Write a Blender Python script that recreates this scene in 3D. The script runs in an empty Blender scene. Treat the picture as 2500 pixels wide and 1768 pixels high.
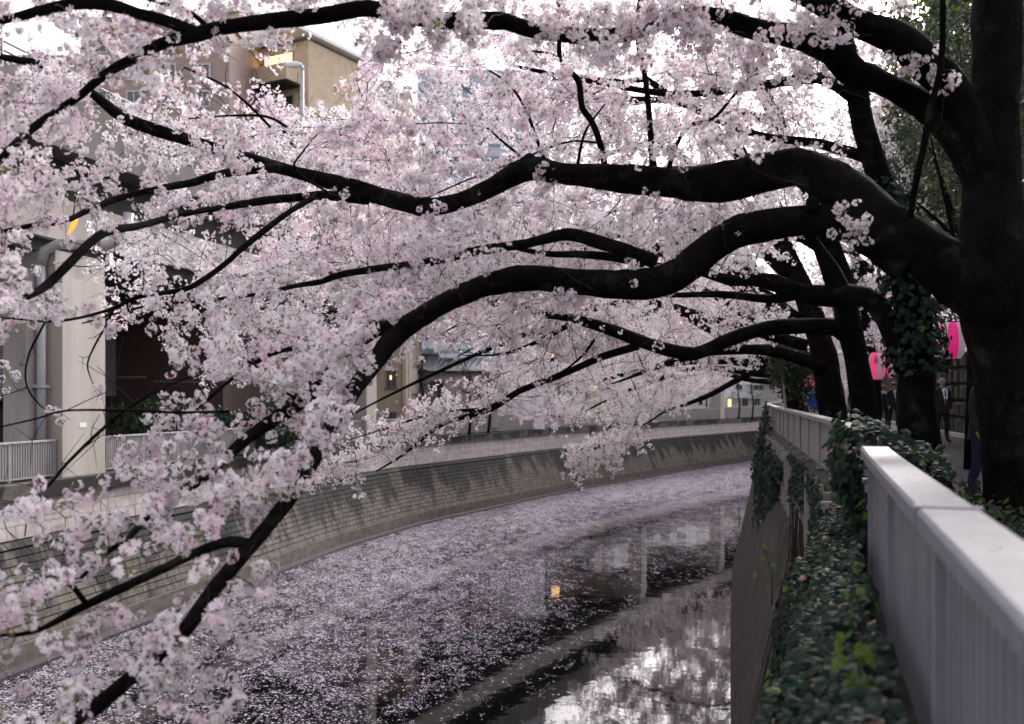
import bpy, math, random
import numpy as np
from mathutils import Vector, Matrix, Euler
from mathutils.kdtree import KDTree

random.seed(7)
rng = np.random.default_rng(11)
C = bpy.context.scene.collection
SC = bpy.context.scene
F = 2430.0            # focal length of the photograph in its own pixels (35 mm lens, 2500 px wide)
CAMZ = 7.05           # the water is z = 0, the lens 7.05 m above it

# ------------------------------------------------------------------ camera, sky, sun, exposure
cd = bpy.data.cameras.new("camera"); cam = bpy.data.objects.new("camera", cd); C.objects.link(cam)
cam.location = (0, 0, CAMZ); cam.rotation_euler = (math.radians(90), 0, 0)
cd.sensor_width = 36; cd.lens = 36 * F / 2500; cd.shift_y = 82 / 2500
cd.clip_start = 0.1; cd.clip_end = 3000
cd.dof.use_dof = True; cd.dof.focus_distance = 11.0; cd.dof.aperture_fstop = 2.0
SC.camera = cam
SUN_EL, SUN_AZ = math.radians(32), math.radians(25)      # azimuth from +Y towards +X
w = bpy.data.worlds.new("World"); SC.world = w; w.use_nodes = True
nt = w.node_tree; nt.nodes.clear()
sky = nt.nodes.new("ShaderNodeTexSky"); sky.sky_type = 'NISHITA'; sky.sun_disc = False
sky.sun_elevation = SUN_EL; sky.sun_rotation = SUN_AZ; sky.dust_density = 3.0; sky.air_density = 1.0
hs = nt.nodes.new("ShaderNodeHueSaturation"); hs.inputs['Saturation'].default_value = 0.14
tint = nt.nodes.new("ShaderNodeMix"); tint.data_type = 'RGBA'; tint.blend_type = 'MULTIPLY'; tint.inputs[0].default_value = 1
tint.inputs[7].default_value = (1.0, 0.945, 0.99, 1)
bg = nt.nodes.new("ShaderNodeBackground"); bg.inputs['Strength'].default_value = 0.15
out = nt.nodes.new("ShaderNodeOutputWorld")
nt.links.new(sky.outputs[0], hs.inputs['Color']); nt.links.new(hs.outputs[0], tint.inputs[6])
nt.links.new(tint.outputs[2], bg.inputs['Color']); nt.links.new(bg.outputs[0], out.inputs['Surface'])
sd = bpy.data.lights.new("sun", 'SUN'); sun = bpy.data.objects.new("sun", sd); C.objects.link(sun)
sd.energy = 1.5; sd.angle = math.radians(12); sd.color = (1.0, 0.95, 0.9)
dirv = Vector((math.sin(SUN_AZ) * math.cos(SUN_EL), math.cos(SUN_AZ) * math.cos(SUN_EL), math.sin(SUN_EL)))
sun.rotation_euler = dirv.to_track_quat('Z', 'Y').to_euler()
SC.view_settings.view_transform = 'Standard'; SC.view_settings.look = 'None'
SC.view_settings.exposure = 1.45; SC.view_settings.gamma = 1; SC.view_settings.use_curve_mapping = False
SC.render.engine = 'CYCLES'
SC.cycles.use_denoising = True
SC.cycles.max_bounces = 8; SC.cycles.diffuse_bounces = 3; SC.cycles.glossy_bounces = 3
SC.cycles.transmission_bounces = 4; SC.cycles.transparent_max_bounces = 8
SC.cycles.sample_clamp_indirect = 6

# ------------------------------------------------------------------ materials
def new_mat(name):
    m = bpy.data.materials.new(name); m.use_nodes = True
    t = m.node_tree; b = t.nodes['Principled BSDF']
    return m, t, b
def N(t, kind, **kw):
    n = t.nodes.new(kind)
    for k, v in kw.items():
        if hasattr(n, k): setattr(n, k, v)
        else: n.inputs[k].default_value = v
    return n
def pos(t, scale=(1, 1, 1)):
    g = t.nodes.new("ShaderNodeNewGeometry"); mp = t.nodes.new("ShaderNodeMapping")
    t.links.new(g.outputs['Position'], mp.inputs['Vector']); mp.inputs['Scale'].default_value = scale
    return mp.outputs[0]
def ramp(t, src, stops):
    r = t.nodes.new("ShaderNodeValToRGB"); t.links.new(src, r.inputs[0])
    e = r.color_ramp.elements
    while len(e) > 1: e.remove(e[-1])
    e[0].position = stops[0][0]; e[0].color = (*stops[0][1], 1)
    for p, c in stops[1:]:
        x = e.new(p); x.color = (*c, 1)
    return r.outputs[0]
def mixc(t, fac, a, b, mode='MIX'):
    m = t.nodes.new("ShaderNodeMix"); m.data_type = 'RGBA'; m.blend_type = mode
    for i, v in ((0, fac), (6, a), (7, b)):
        if isinstance(v, (int, float)): m.inputs[i].default_value = v
        elif isinstance(v, tuple): m.inputs[i].default_value = (*v, 1)
        else: t.links.new(v, m.inputs[i])
    return m.outputs[2]
def noise(t, vec, scale, detail=5, rough=.55, dist=0):
    n = t.nodes.new("ShaderNodeTexNoise"); n.inputs['Scale'].default_value = scale
    n.inputs['Detail'].default_value = detail; n.inputs['Roughness'].default_value = rough
    n.inputs['Distortion'].default_value = dist
    t.links.new(vec, n.inputs['Vector']); return n.outputs[0]
def bump(t, b, h, strength, dist=.02):
    n = t.nodes.new("ShaderNodeBump"); n.inputs['Strength'].default_value = strength; n.inputs['Distance'].default_value = dist
    t.links.new(h, n.inputs['Height']); t.links.new(n.outputs[0], b.inputs['Normal'])
def noisy(name, c1, c2, scale=2.0, rough=.8, bs=.3, bscale=20, stretch=(1, 1, 1), spec=.3, rnd=0, metal=0):
    m, t, b = new_mat(name); v = pos(t, stretch)
    col = ramp(t, noise(t, v, scale), [(.3, c1), (.7, c2)])
    if rnd:
        oi = t.nodes.new("ShaderNodeObjectInfo")
        d = ramp(t, oi.outputs['Random'], [(0, (1 - rnd,) * 3), (1, (1 + rnd * .4,) * 3)])
        col = mixc(t, 1.0, col, d, 'MULTIPLY')
    t.links.new(col, b.inputs['Base Color']); b.inputs['Roughness'].default_value = rough
    b.inputs['Specular IOR Level'].default_value = spec; b.inputs['Metallic'].default_value = metal
    if bs: bump(t, b, noise(t, pos(t), bscale, 6), bs)
    return m

M = {}
M['asphalt'] = noisy('asphalt', (.024, .023, .025), (.042, .040, .041), 3, .9, .4, 90)
M['soil'] = noisy('soil', (.035, .028, .02), (.07, .055, .04), 5, .95, .6, 30)
M['ground'] = noisy('ground_concrete', (.13, .125, .12), (.2, .19, .18), 1.2, .9, .2, 40)
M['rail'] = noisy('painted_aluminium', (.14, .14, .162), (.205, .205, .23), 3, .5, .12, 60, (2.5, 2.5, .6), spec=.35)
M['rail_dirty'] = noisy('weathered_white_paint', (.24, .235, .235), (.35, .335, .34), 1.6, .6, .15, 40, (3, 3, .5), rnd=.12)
M['concrete'] = noisy('grey_concrete', (.27, .25, .23), (.40, .375, .35), 1.3, .85, .25, 30, (1, 1, .3))
M['concrete_light'] = noisy('pale_concrete', (.36, .33, .29), (.48, .44, .39), .9, .8, .15, 30, (1.6, 1.6, .15))
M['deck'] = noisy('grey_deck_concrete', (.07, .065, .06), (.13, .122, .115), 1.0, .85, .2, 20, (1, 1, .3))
M['beige'] = noisy('beige_render', (.46, .38, .27), (.58, .48, .35), 2, .85, .5, 16)
M['beige_pale'] = noisy('pale_beige_wall', (.52, .46, .38), (.62, .55, .46), 1.2, .85, .1, 10)
M['white'] = noisy('white_wall', (.70, .70, .72), (.80, .80, .82), .8, .7, .05, 10)
M['pinkwhite'] = noisy('pinkish_wall', (.45, .38, .37), (.55, .47, .46), 1.2, .8, .1, 10)
M['bluegrey'] = noisy('pale_blue_cladding', (.36, .40, .46), (.44, .48, .55), .15, .5, 0, 10, spec=.5)
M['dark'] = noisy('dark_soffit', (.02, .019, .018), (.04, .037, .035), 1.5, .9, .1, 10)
M['brown'] = noisy('brown_tile', (.28, .22, .19), (.36, .29, .25), 2, .8, .1, 20)
M['pipe'] = noisy('grey_pipe', (.33, .35, .36), (.42, .44, .45), 2, .45, .03, 20, spec=.5)
M['metal_roof'] = noisy('pale_metal_roof', (.52, .55, .6), (.66, .69, .74), 1.2, .4, .03, 20, spec=.6)
M['black'] = noisy('black_metal', (.012, .012, .012), (.025, .025, .025), 3, .6, 0, 10)
M['grating'] = noisy('dark_stone', (.016, .018, .011), (.05, .046, .034), 3, .9, .7, 14, rnd=.4)
M['frame'] = noisy('window_frame', (.12, .11, .11), (.2, .19, .19), 3, .5, 0, 10)
M['frame_w'] = noisy('white_window_frame', (.5, .5, .5), (.6, .6, .6), 3, .5, 0, 10)

def glass(name, col, rough=.08):
    m, t, b = new_mat(name); b.inputs['Base Color'].default_value = (*col, 1)
    b.inputs['Roughness'].default_value = rough; b.inputs['Specular IOR Level'].default_value = .7
    return m
M['pane'] = glass('dark_window_glass', (.02, .024, .03))
M['pane_blue'] = glass('blue_window_glass', (.10, .17, .21), .15)
def emit(name, col, s):
    m, t, b = new_mat(name); b.inputs['Base Color'].default_value = (*col, 1)
    b.inputs['Emission Color'].default_value = (*col, 1); b.inputs['Emission Strength'].default_value = s
    return m
M['lamp_orange'] = emit('orange_lamp_light', (1, .20, .02), 1.1)
M['lamp_warm'] = emit('warm_lamp_light', (1, .60, .25), 1.0)
M['lamp_red'] = emit('red_lamp_light', (1, .12, .10), 2.5)

def brick_mat(name, c1, c2, cm, w_, h_, msize):
    m, t, b = new_mat(name)
    g = t.nodes.new("ShaderNodeNewGeometry"); sx = t.nodes.new("ShaderNodeSeparateXYZ"); cx = t.nodes.new("ShaderNodeCombineXYZ")
    t.links.new(g.outputs['Position'], sx.inputs[0])
    ad = N(t, "ShaderNodeMath", operation='ADD'); t.links.new(sx.outputs[0], ad.inputs[0]); t.links.new(sx.outputs[1], ad.inputs[1])
    t.links.new(ad.outputs[0], cx.inputs[0]); t.links.new(sx.outputs[2], cx.inputs[1])
    br = t.nodes.new("ShaderNodeTexBrick"); t.links.new(cx.outputs[0], br.inputs['Vector'])
    br.inputs['Color1'].default_value = (*c1, 1); br.inputs['Color2'].default_value = (*c2, 1); br.inputs['Mortar'].default_value = (*cm, 1)
    br.inputs['Scale'].default_value = 1; br.inputs['Mortar Size'].default_value = msize
    br.inputs['Brick Width'].default_value = w_; br.inputs['Row Height'].default_value = h_
    t.links.new(br.outputs[0], b.inputs['Base Color']); b.inputs['Roughness'].default_value = .8
    bump(t, b, br.outputs[1], -.4, .01)
    return m
M['brick'] = brick_mat('dark_red_brick', (.075, .038, .032), (.055, .028, .025), (.035, .025, .022), .24, .085, .012)
M['mosaic'] = brick_mat('small_white_tile', (.36, .35, .38), (.31, .30, .33), (.10, .10, .105), .105, .105, .018)
M['mosaic'].node_tree.nodes['Brick Texture'].offset = 0

def runs(t, kx, ky, zs, s=1.0):
    """position for stains that run straight down a battered wall face: x and y are taken back to the foot of the slope."""
    g = t.nodes.new("ShaderNodeNewGeometry"); sx = t.nodes.new("ShaderNodeSeparateXYZ"); cx = t.nodes.new("ShaderNodeCombineXYZ"); t.links.new(g.outputs['Position'], sx.inputs[0])
    for i, k in ((0, kx), (1, ky)):
        m = N(t, "ShaderNodeMath", operation='MULTIPLY_ADD'); t.links.new(sx.outputs[2], m.inputs[0]); m.inputs[1].default_value = k; t.links.new(sx.outputs[i], m.inputs[2]); t.links.new(m.outputs[0], cx.inputs[i])
    m = N(t, "ShaderNodeMath", operation='MULTIPLY'); t.links.new(sx.outputs[2], m.inputs[0]); m.inputs[1].default_value = zs; t.links.new(m.outputs[0], cx.inputs[2])
    return cx.outputs[0]
# stained masonry of the embankment
def stained(name, c1, c2, dark, thr, ztop, zbot, rnd=.25, kx=.40, ky=-.15):
    m, t, b = new_mat(name)
    base = ramp(t, noise(t, pos(t), 1.7, 8, .65), [(.3, c1), (.7, c2)])
    oi = t.nodes.new("ShaderNodeObjectInfo")
    tone = noise(t, pos(t, (1, 1, 1.7)), 2.4, 1, .3)
    base = mixc(t, 1.0, base, ramp(t, tone, [(.35, (1 - rnd,) * 3), (.65, (1.12,) * 3)]), 'MULTIPLY')
    st = noise(t, runs(t, kx, ky, .10), .75, 6, .62, .15)                      # long runs of damp and moss
    blot = noise(t, pos(t), .55, 4, .55)
    g = t.nodes.new("ShaderNodeNewGeometry"); sz = t.nodes.new("ShaderNodeSeparateXYZ"); t.links.new(g.outputs['Position'], sz.inputs[0])
    mr = t.nodes.new("ShaderNodeMapRange"); t.links.new(sz.outputs[2], mr.inputs[0])
    mr.inputs[1].default_value = zbot; mr.inputs[2].default_value = ztop; mr.inputs[3].default_value = -.20; mr.inputs[4].default_value = .06
    a1 = N(t, "ShaderNodeMath", operation='ADD'); t.links.new(st, a1.inputs[0]); t.links.new(mr.outputs[0], a1.inputs[1])
    a2 = N(t, "ShaderNodeMath", operation='MULTIPLY_ADD'); t.links.new(blot, a2.inputs[0]); a2.inputs[1].default_value = .5; t.links.new(a1.outputs[0], a2.inputs[2])
    f = ramp(t, a2.outputs[0], [(thr, (0, 0, 0)), (thr + .09, (1, 1, 1))])
    col = mixc(t, f, base, dark)
    lime = noise(t, runs(t, kx, ky, .06), 2.4, 4, .6)
    lf = ramp(t, lime, [(.70, (0, 0, 0)), (.76, (.8, .8, .8))])
    col = mixc(t, lf, col, (.5, .46, .42))
    t.links.new(col, b.inputs['Base Color']); b.inputs['Roughness'].default_value = .9
    bump(t, b, noise(t, pos(t), 30, 6), .4)
    return m
M['stone'] = stained('stained_stone', (.066, .057, .045), (.145, .127, .103), (.007, .0065, .0055), .615, 3.2, 1.0)
M['mortar'] = noisy('stone_joint', (.032, .029, .024), (.06, .054, .046), 3, .95, .4, 30)
M['wallbase'] = stained('wall_base_concrete', (.10, .089, .074), (.15, .133, .112), (.03, .027, .022), 1.2, 1, 0)
M['facing'] = stained('pale_facing', (.36, .32, .30), (.50, .455, .435), (.05, .045, .04), .86, 4.5, 3.0, .1)
M['coping'] = stained('mossy_coping', (.08, .07, .06), (.16, .145, .13), (.010, .010, .008), .60, 5.0, 4.0)
M['rwall'] = stained('river_wall_concrete', (.030, .025, .019), (.075, .062, .049), (.008, .0075, .006), .70, 6.0, 1.0, .25, -.217, .056)

def bark_mat(name, c1, c2):
    m, t, b = new_mat(name)
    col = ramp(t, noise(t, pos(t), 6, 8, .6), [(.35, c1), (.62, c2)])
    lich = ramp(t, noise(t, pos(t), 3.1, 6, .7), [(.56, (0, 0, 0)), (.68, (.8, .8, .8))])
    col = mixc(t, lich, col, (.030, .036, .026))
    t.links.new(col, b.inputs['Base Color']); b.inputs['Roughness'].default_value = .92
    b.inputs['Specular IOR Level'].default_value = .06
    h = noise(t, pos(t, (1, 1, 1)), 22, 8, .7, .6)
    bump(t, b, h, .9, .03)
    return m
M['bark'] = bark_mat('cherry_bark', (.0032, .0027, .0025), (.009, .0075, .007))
M['twig'] = noisy('twig_bark', (.020, .013, .013), (.045, .030, .030), 8, .85, 0, 10, spec=.15)

def petal_mat():
    m, t, b = new_mat('blossom_petal')
    oi = t.nodes.new("ShaderNodeObjectInfo")
    col = ramp(t, oi.outputs['Random'], [(0, (.86, .68, .76)), (.25, (.93, .83, .885)), (.55, (.96, .94, .955)), (1, (.93, .85, .885))])
    b.inputs['Roughness'].default_value = .7; b.inputs['Specular IOR Level'].default_value = .1
    t.links.new(col, b.inputs['Base Color'])
    tr = t.nodes.new("ShaderNodeBsdfTranslucent"); t.links.new(col, tr.inputs['Color'])
    mx = t.nodes.new("ShaderNodeMixShader"); mx.inputs[0].default_value = .42
    t.links.new(b.outputs[0], mx.inputs[1]); t.links.new(tr.outputs[0], mx.inputs[2])
    t.links.new(mx.outputs[0], t.nodes['Material Output'].inputs[0])
    return m
M['petal'] = petal_mat()
def leafy(name, c1, c2, trans=.3, rough=.5, spec=.3):
    m, t, b = new_mat(name)
    oi = t.nodes.new("ShaderNodeObjectInfo")
    v = N(t, "ShaderNodeMath", operation='ADD'); t.links.new(oi.outputs['Random'], v.inputs[0])
    t.links.new(noise(t, pos(t), 3.7, 2), v.inputs[1])
    col = ramp(t, v.outputs[0], [(.45, c1), (1.2, c2)]); t.links.new(col, b.inputs['Base Color'])
    b.inputs['Roughness'].default_value = rough; b.inputs['Specular IOR Level'].default_value = spec
    tr = t.nodes.new("ShaderNodeBsdfTranslucent"); t.links.new(col, tr.inputs['Color'])
    mx = t.nodes.new("ShaderNodeMixShader"); mx.inputs[0].default_value = trans
    t.links.new(b.outputs[0], mx.inputs[1]); t.links.new(tr.outputs[0], mx.inputs[2])
    t.links.new(mx.outputs[0], t.nodes['Material Output'].inputs[0])
    return m
M['calyx'] = leafy('blossom_stalk', (.11, .03, .035), (.15, .08, .045), .1)
M['young'] = leafy('young_leaf', (.10, .13, .03), (.20, .22, .05), .5)
M['ivy'] = leafy('ivy_leaf', (.004, .012, .008), (.015, .034, .021), .10, .6, .16)
M['ivy_dry'] = leafy('withered_leaf', (.20, .11, .08), (.30, .20, .15), .2)
M['ivy_bright'] = leafy('fresh_green_leaf', (.05, .10, .015), (.10, .17, .03), .4)
M['evergreen'] = leafy('evergreen_leaf', (.012, .026, .014), (.035, .06, .028), .15, .4, .4)
M['olive'] = leafy('olive_green_leaf', (.08, .11, .025), (.15, .19, .05), .5)

def water_mat():
    m, t, b = new_mat('river_water')
    b.inputs['Base Color'].default_value = (.003, .0035, .003, 1); b.inputs['Roughness'].default_value = .025
    b.inputs['IOR'].default_value = 1.33; b.inputs['Specular IOR Level'].default_value = .44
    wv = noise(t, pos(t, (1, 1, 1)), 1.6, 3, .5); bump(t, b, wv, .05, .05)
    # floating petals: discs of several sizes, gathered into rafts
    dif = t.nodes.new("ShaderNodeBsdfDiffuse")
    pc = noise(t, pos(t), 23, 2); t.links.new(ramp(t, pc, [(.32, (.24, .19, .26)), (.66, (.70, .65, .74))]), dif.inputs['Color'])
    masks = []
    wob = t.nodes.new("ShaderNodeMix"); wob.data_type = 'VECTOR'; wob.inputs[0].default_value = .05
    nz = t.nodes.new("ShaderNodeTexNoise"); nz.inputs['Scale'].default_value = 14
    p0 = pos(t); t.links.new(p0, nz.inputs['Vector']); t.links.new(p0, wob.inputs[4]); t.links.new(nz.outputs[1], wob.inputs[5])
    sep = t.nodes.new("ShaderNodeSeparateXYZ"); g = t.nodes.new("ShaderNodeNewGeometry"); t.links.new(g.outputs['Position'], sep.inputs[0])
    # distance from the right-hand clear lane: the lane runs with the current near the right wall
    def cover(scale, stretch, seed):
        mp = t.nodes.new("ShaderNodeMapping"); t.links.new(g.outputs['Position'], mp.inputs['Vector'])
        mp.inputs['Location'].default_value = (seed, seed * 2, 0); mp.inputs['Rotation'].default_value = (0, 0, math.radians(28))
        mp.inputs['Scale'].default_value = stretch
        return noise(t, mp.outputs[0], scale, 5, .6, .3)
    big = cover(.22, (1.0, .35, 1), 3.0)
    mid = cover(1.6, (1.0, .5, 1), 9.0)
    att = t.nodes.new("ShaderNodeAttribute"); att.attribute_name = 'petal_density'
    def madd(a, k, c):
        n = N(t, "ShaderNodeMath", operation='MULTIPLY_ADD'); t.links.new(a, n.inputs[0]); n.inputs[1].default_value = k
        if isinstance(c, float): n.inputs[2].default_value = c
        else: t.links.new(c, n.inputs[2])
        return n.outputs[0]
    fine = cover(5.0, (1.0, .6, 1), 5.0)
    dens = madd(big, .6, madd(mid, 1.0, madd(fine, .9, madd(att.outputs['Fac'], 1.0, -1.58))))
    last = None
    for sc_, th in ((16, .50), (27, .46), (44, .42)):
        vo = t.nodes.new("ShaderNodeTexVoronoi"); vo.inputs['Scale'].default_value = sc_; t.links.new(wob.outputs[1], vo.inputs['Vector'])
        sp = t.nodes.new("ShaderNodeSeparateColor"); t.links.new(vo.outputs['Color'], sp.inputs[0])
        lt = N(t, "ShaderNodeMath", operation='LESS_THAN'); t.links.new(sp.outputs[0], lt.inputs[0]); t.links.new(dens, lt.inputs[1])
        ld = N(t, "ShaderNodeMath", operation='LESS_THAN'); t.links.new(vo.outputs['Distance'], ld.inputs[0]); ld.inputs[1].default_value = th
        mu = N(t, "ShaderNodeMath", operation='MULTIPLY'); t.links.new(lt.outputs[0], mu.inputs[0]); t.links.new(ld.outputs[0], mu.inputs[1])
        if last is None: last = mu.outputs[0]
        else:
            mxm = N(t, "ShaderNodeMath", operation='MAXIMUM'); t.links.new(last, mxm.inputs[0]); t.links.new(mu.outputs[0], mxm.inputs[1]); last = mxm.outputs[0]
    mx = t.nodes.new("ShaderNodeMixShader"); t.links.new(last, mx.inputs[0])
    t.links.new(b.outputs[0], mx.inputs[1]); t.links.new(dif.outputs[0], mx.inputs[2])
    t.links.new(mx.outputs[0], t.nodes['Material Output'].inputs[0])
    return m
M['water'] = water_mat()

# ------------------------------------------------------------------ object helpers
def P(px, py, D):
    return Vector(((px - 1250) / F * D, D, CAMZ - (py - 966) / F * D))
def tag(o, label=None, cat=None, group=None, kind=None):
    if label: o['label'] = label
    if cat: o['category'] = cat
    if group: o['group'] = group
    if kind: o['kind'] = kind
    return o
def empty(name, loc, label, cat, group=None, rz=0):
    o = bpy.data.objects.new(name, None); C.objects.link(o); o.location = loc; o.rotation_euler.z = rz
    o.empty_display_size = .2
    return tag(o, label, cat, group)
class MB:
    def __init__(s): s.v = []; s.f = []; s.m = []; s.n = 0
    def add(s, vs, fs, mi=0):
        vs = np.asarray(vs, float).reshape(-1, 3); s.v.append(vs)
        for f in fs: s.f.append(tuple(i + s.n for i in f)); s.m.append(mi)
        s.n += len(vs)
    def box(s, c, size, R=None, mi=0):
        x, y, z = (a / 2 for a in size)
        vs = np.array([(-x,-y,-z),(x,-y,-z),(x,y,-z),(-x,y,-z),(-x,-y,z),(x,-y,z),(x,y,z),(-x,y,z)])
        if R is not None: vs = vs @ np.array(R).T
        s.add(vs + np.array(c), [(0,3,2,1),(4,5,6,7),(0,1,5,4),(1,2,6,5),(2,3,7,6),(3,0,4,7)], mi)
    def bar(s, a, b, w_, h_, up=(0, 0, 1), mi=0):
        a = Vector(a); b = Vector(b); d = b - a; L = d.length
        if L < 1e-6: return
        y = d / L; x = y.cross(Vector(up)).normalized(); z = x.cross(y)
        R = np.array([x, y, z]).T
        s.box((a + b) / 2, (w_, L, h_), R, mi)
    def tube(s, pts, radii, sides=8, wob=0, seed=0, cap=True, mi=0):
        pts = [Vector(p) for p in pts]; n = len(pts); rr = np.random.default_rng(seed)
        ph = rr.uniform(0, 6.28, 6)
        t0 = (pts[1] - pts[0]).normalized(); ref = Vector((0, 0, 1)) if abs(t0.z) < .8 else Vector((1, 0, 0))
        nrm = t0.cross(ref).normalized(); vs = []; L = 0
        for i, p in enumerate(pts):
            t_ = (pts[min(i + 1, n - 1)] - pts[max(i - 1, 0)]).normalized()
            nrm = (nrm - t_ * nrm.dot(t_)).normalized(); bi = t_.cross(nrm)
            if i: L += (p - pts[i - 1]).length
            for k in range(sides):
                a = 2 * math.pi * k / sides; r = radii[i]
                if wob:
                    r *= 1 + wob * (math.sin(2 * a + ph[0] + L * 2.1) * .5 + math.sin(3 * a + ph[1] - L * 4.3) * .4 + math.sin(5 * a + ph[2] + L * 9) * .25 + math.sin(ph[3] + L * 6.5) * .35 + rr.normal() * .22)
                vs.append(p + nrm * (math.cos(a) * r) + bi * (math.sin(a) * r))
        fs = [(i * sides + k, i * sides + (k + 1) % sides, (i + 1) * sides + (k + 1) % sides, (i + 1) * sides + k) for i in range(n - 1) for k in range(sides)]
        if cap: fs += [tuple(range(sides))[::-1], tuple((n - 1) * sides + k for k in range(sides))]
        s.add([tuple(v) for v in vs], fs, mi)
    def build(s, name, mats, parent=None, smooth=False, kind=None):
        me = bpy.data.meshes.new(name)
        v = np.concatenate(s.v) if s.v else np.zeros((0, 3))
        if parent is not None:
            Mi = np.array(parent_matrix(parent).inverted())
            v = v @ Mi[:3, :3].T + Mi[:3, 3]
        me.from_pydata(v.tolist(), [], s.f); me.update()
        if not isinstance(mats, (list, tuple)): mats = [mats]
        for m_ in mats: me.materials.append(m_)
        if len(mats) > 1: me.polygons.foreach_set('material_index', s.m)
        if smooth: me.polygons.foreach_set('use_smooth', [True] * len(me.polygons))
        o = bpy.data.objects.new(name, me); C.objects.link(o)
        if parent is not None: o.parent = parent
        if kind: o['kind'] = kind
        return o
def parent_matrix(o):
    m_ = Matrix.LocRotScale(o.location, o.rotation_euler, o.scale)
    return parent_matrix(o.parent) @ m_ if o.parent else m_
def spline(pts, step):
    """Catmull-Rom through rows (x,y,z,r), resampled."""
    p = np.array(pts, float); q = np.vstack([2 * p[0] - p[1], p, 2 * p[-1] - p[-2]]); out = []
    for i in range(1, len(q) - 2):
        L = np.linalg.norm(q[i + 1, :3] - q[i, :3]); n = max(2, int(L / step))
        for k in range(n):
            u = k / n; a, b, c, d = q[i - 1], q[i], q[i + 1], q[i + 2]
            out.append(.5 * ((2 * b) + (c - a) * u + (2 * a - 5 * b + 4 * c - d) * u * u + (3 * b - a - 3 * c + d) * u ** 3))
    out.append(p[-1]); return np.array(out)

# ------------------------------------------------------------------ the river: bank curves as functions of distance y
RY = np.array([-12, -5, 0, 6.5, 8.7, 10.7, 14.1, 18.6, 29.5, 41, 52, 72, 95, 120, 150, 190.])
RX = np.array([-3.29, -1.19, .31, 2.26, 3.0, 3.62, 4.44, 5.42, 7.8, 10.4, 13.4, 20.0, 29.0, 41, 58, 84.])
LY = np.array([-12, 5, 18, 25, 30, 37, 46, 54.6, 73.5, 95, 115, 140, 170, 200.])
LX = np.array([-19.5, -17.0, -14.2, -12.6, -11.6, -9.9, -7.9, -5.0, 4.3, 17.2, 31, 50, 76, 104.])
def smooth_curve(Y, X):
    yy = np.linspace(Y[0], Y[-1], 2200); xx = np.interp(yy, Y, X)
    k = np.hanning(61); k /= k.sum(); xs = np.convolve(np.pad(xx, 30, mode='reflect', reflect_type='odd'), k, 'valid')
    return yy, xs
RYs, RXs = smooth_curve(RY, RX); LYs, LXs = smooth_curve(LY, LX)
def rail_x(y): return float(np.interp(y, RYs, RXs))
def foot_x(y): return float(np.interp(y, LYs, LXs))
class Curve:
    """arc-length parametrised plan curve; side = +1 offsets to the left of travel."""
    def __init__(s, Y, X):
        s.p = np.stack([X, Y], 1); d = np.linalg.norm(np.diff(s.p, axis=0), axis=1)
        s.s = np.concatenate([[0], np.cumsum(d)]); g = np.gradient(s.p, axis=0); g /= np.linalg.norm(g, axis=1)[:, None]
        k = np.hanning(81); k /= k.sum()
        s.t = np.stack([np.convolve(np.pad(g[:, i], 40, mode='edge'), k, 'valid') for i in (0, 1)], 1)
        s.t /= np.linalg.norm(s.t, axis=1)[:, None]
    def at(s, a, off=0):
        x = np.interp(a, s.s, s.p[:, 0]); y = np.interp(a, s.s, s.p[:, 1]); tx = np.interp(a, s.s, s.t[:, 0]); ty = np.interp(a, s.s, s.t[:, 1])
        return np.array([x - ty * off, y + tx * off]), np.array([tx, ty])
    def s_of_y(s, y): return float(np.interp(y, s.p[:, 1], s.s))
RC = Curve(RYs, RXs); LC = Curve(LYs, LXs)
ZR, ZL = CAMZ - 1.26, 4.62            # right path, left promenade
RAILTOP = CAMZ - .33
def strip(mb, curve, s0, s1, step, profile, mi=0):
    """profile: list of (offset, z); swept along the curve."""
    n = int((s1 - s0) / step) + 1; vs = []; k = len(profile)
    for i in range(n + 1):
        a = s0 + (s1 - s0) * i / n
        for off, z in profile:
            q, _ = curve.at(a, off); vs.append((q[0], q[1], z))
    fs = [(i * k + j, (i + 1) * k + j, (i + 1) * k + j + 1, i * k + j + 1) for i in range(n) for j in range(k - 1)]
    mb.add(vs, fs, mi)

# water (with how thickly petals lie on it stored on the surface)
def build_water():
    ys = np.concatenate([np.arange(-10, 60, .8), np.arange(60, 185, 2.5)]); nx = 26; vs = []; dn = []
    for y in ys:
        a = foot_x(y) - 1.0; b = rail_x(y) - .3
        for i in range(nx + 1):
            x = a + (b - a) * i / nx; u = i / nx; vs.append((x, y, 0))
            d = .62 - .05 * u
            # clear lane along the right wall, opening towards the viewer
            edge = np.interp(y, [0, 20, 24, 30, 36, 42, 50, 60, 70, 80], [.55, .60, .66, .68, .62, .58, .54, .62, .80, 1.1])
            d -= min(max(0, u - edge + .06) * 1.6, np.interp(y, [0, 30, 40, 48, 200], [.27, .25, .19, .14, .14])) + (max(0, u - .84) * 3 if y < 31 else 0)
            d -= np.interp(y, [10, 20, 28, 40, 60], [.26, .18, .10, .02, -.08]) * (.35 + u)
            dn.append(d)
    k = nx + 1
    fs = [(j * k + i, j * k + i + 1, (j + 1) * k + i + 1, (j + 1) * k + i) for j in range(len(ys) - 1) for i in range(nx)]
    mb = MB(); mb.add(vs, fs); o = mb.build('water', M['water'], kind='structure')
    at = o.data.attributes.new('petal_density', 'FLOAT', 'POINT'); at.data.foreach_set('value', dn)
build_water()

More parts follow.
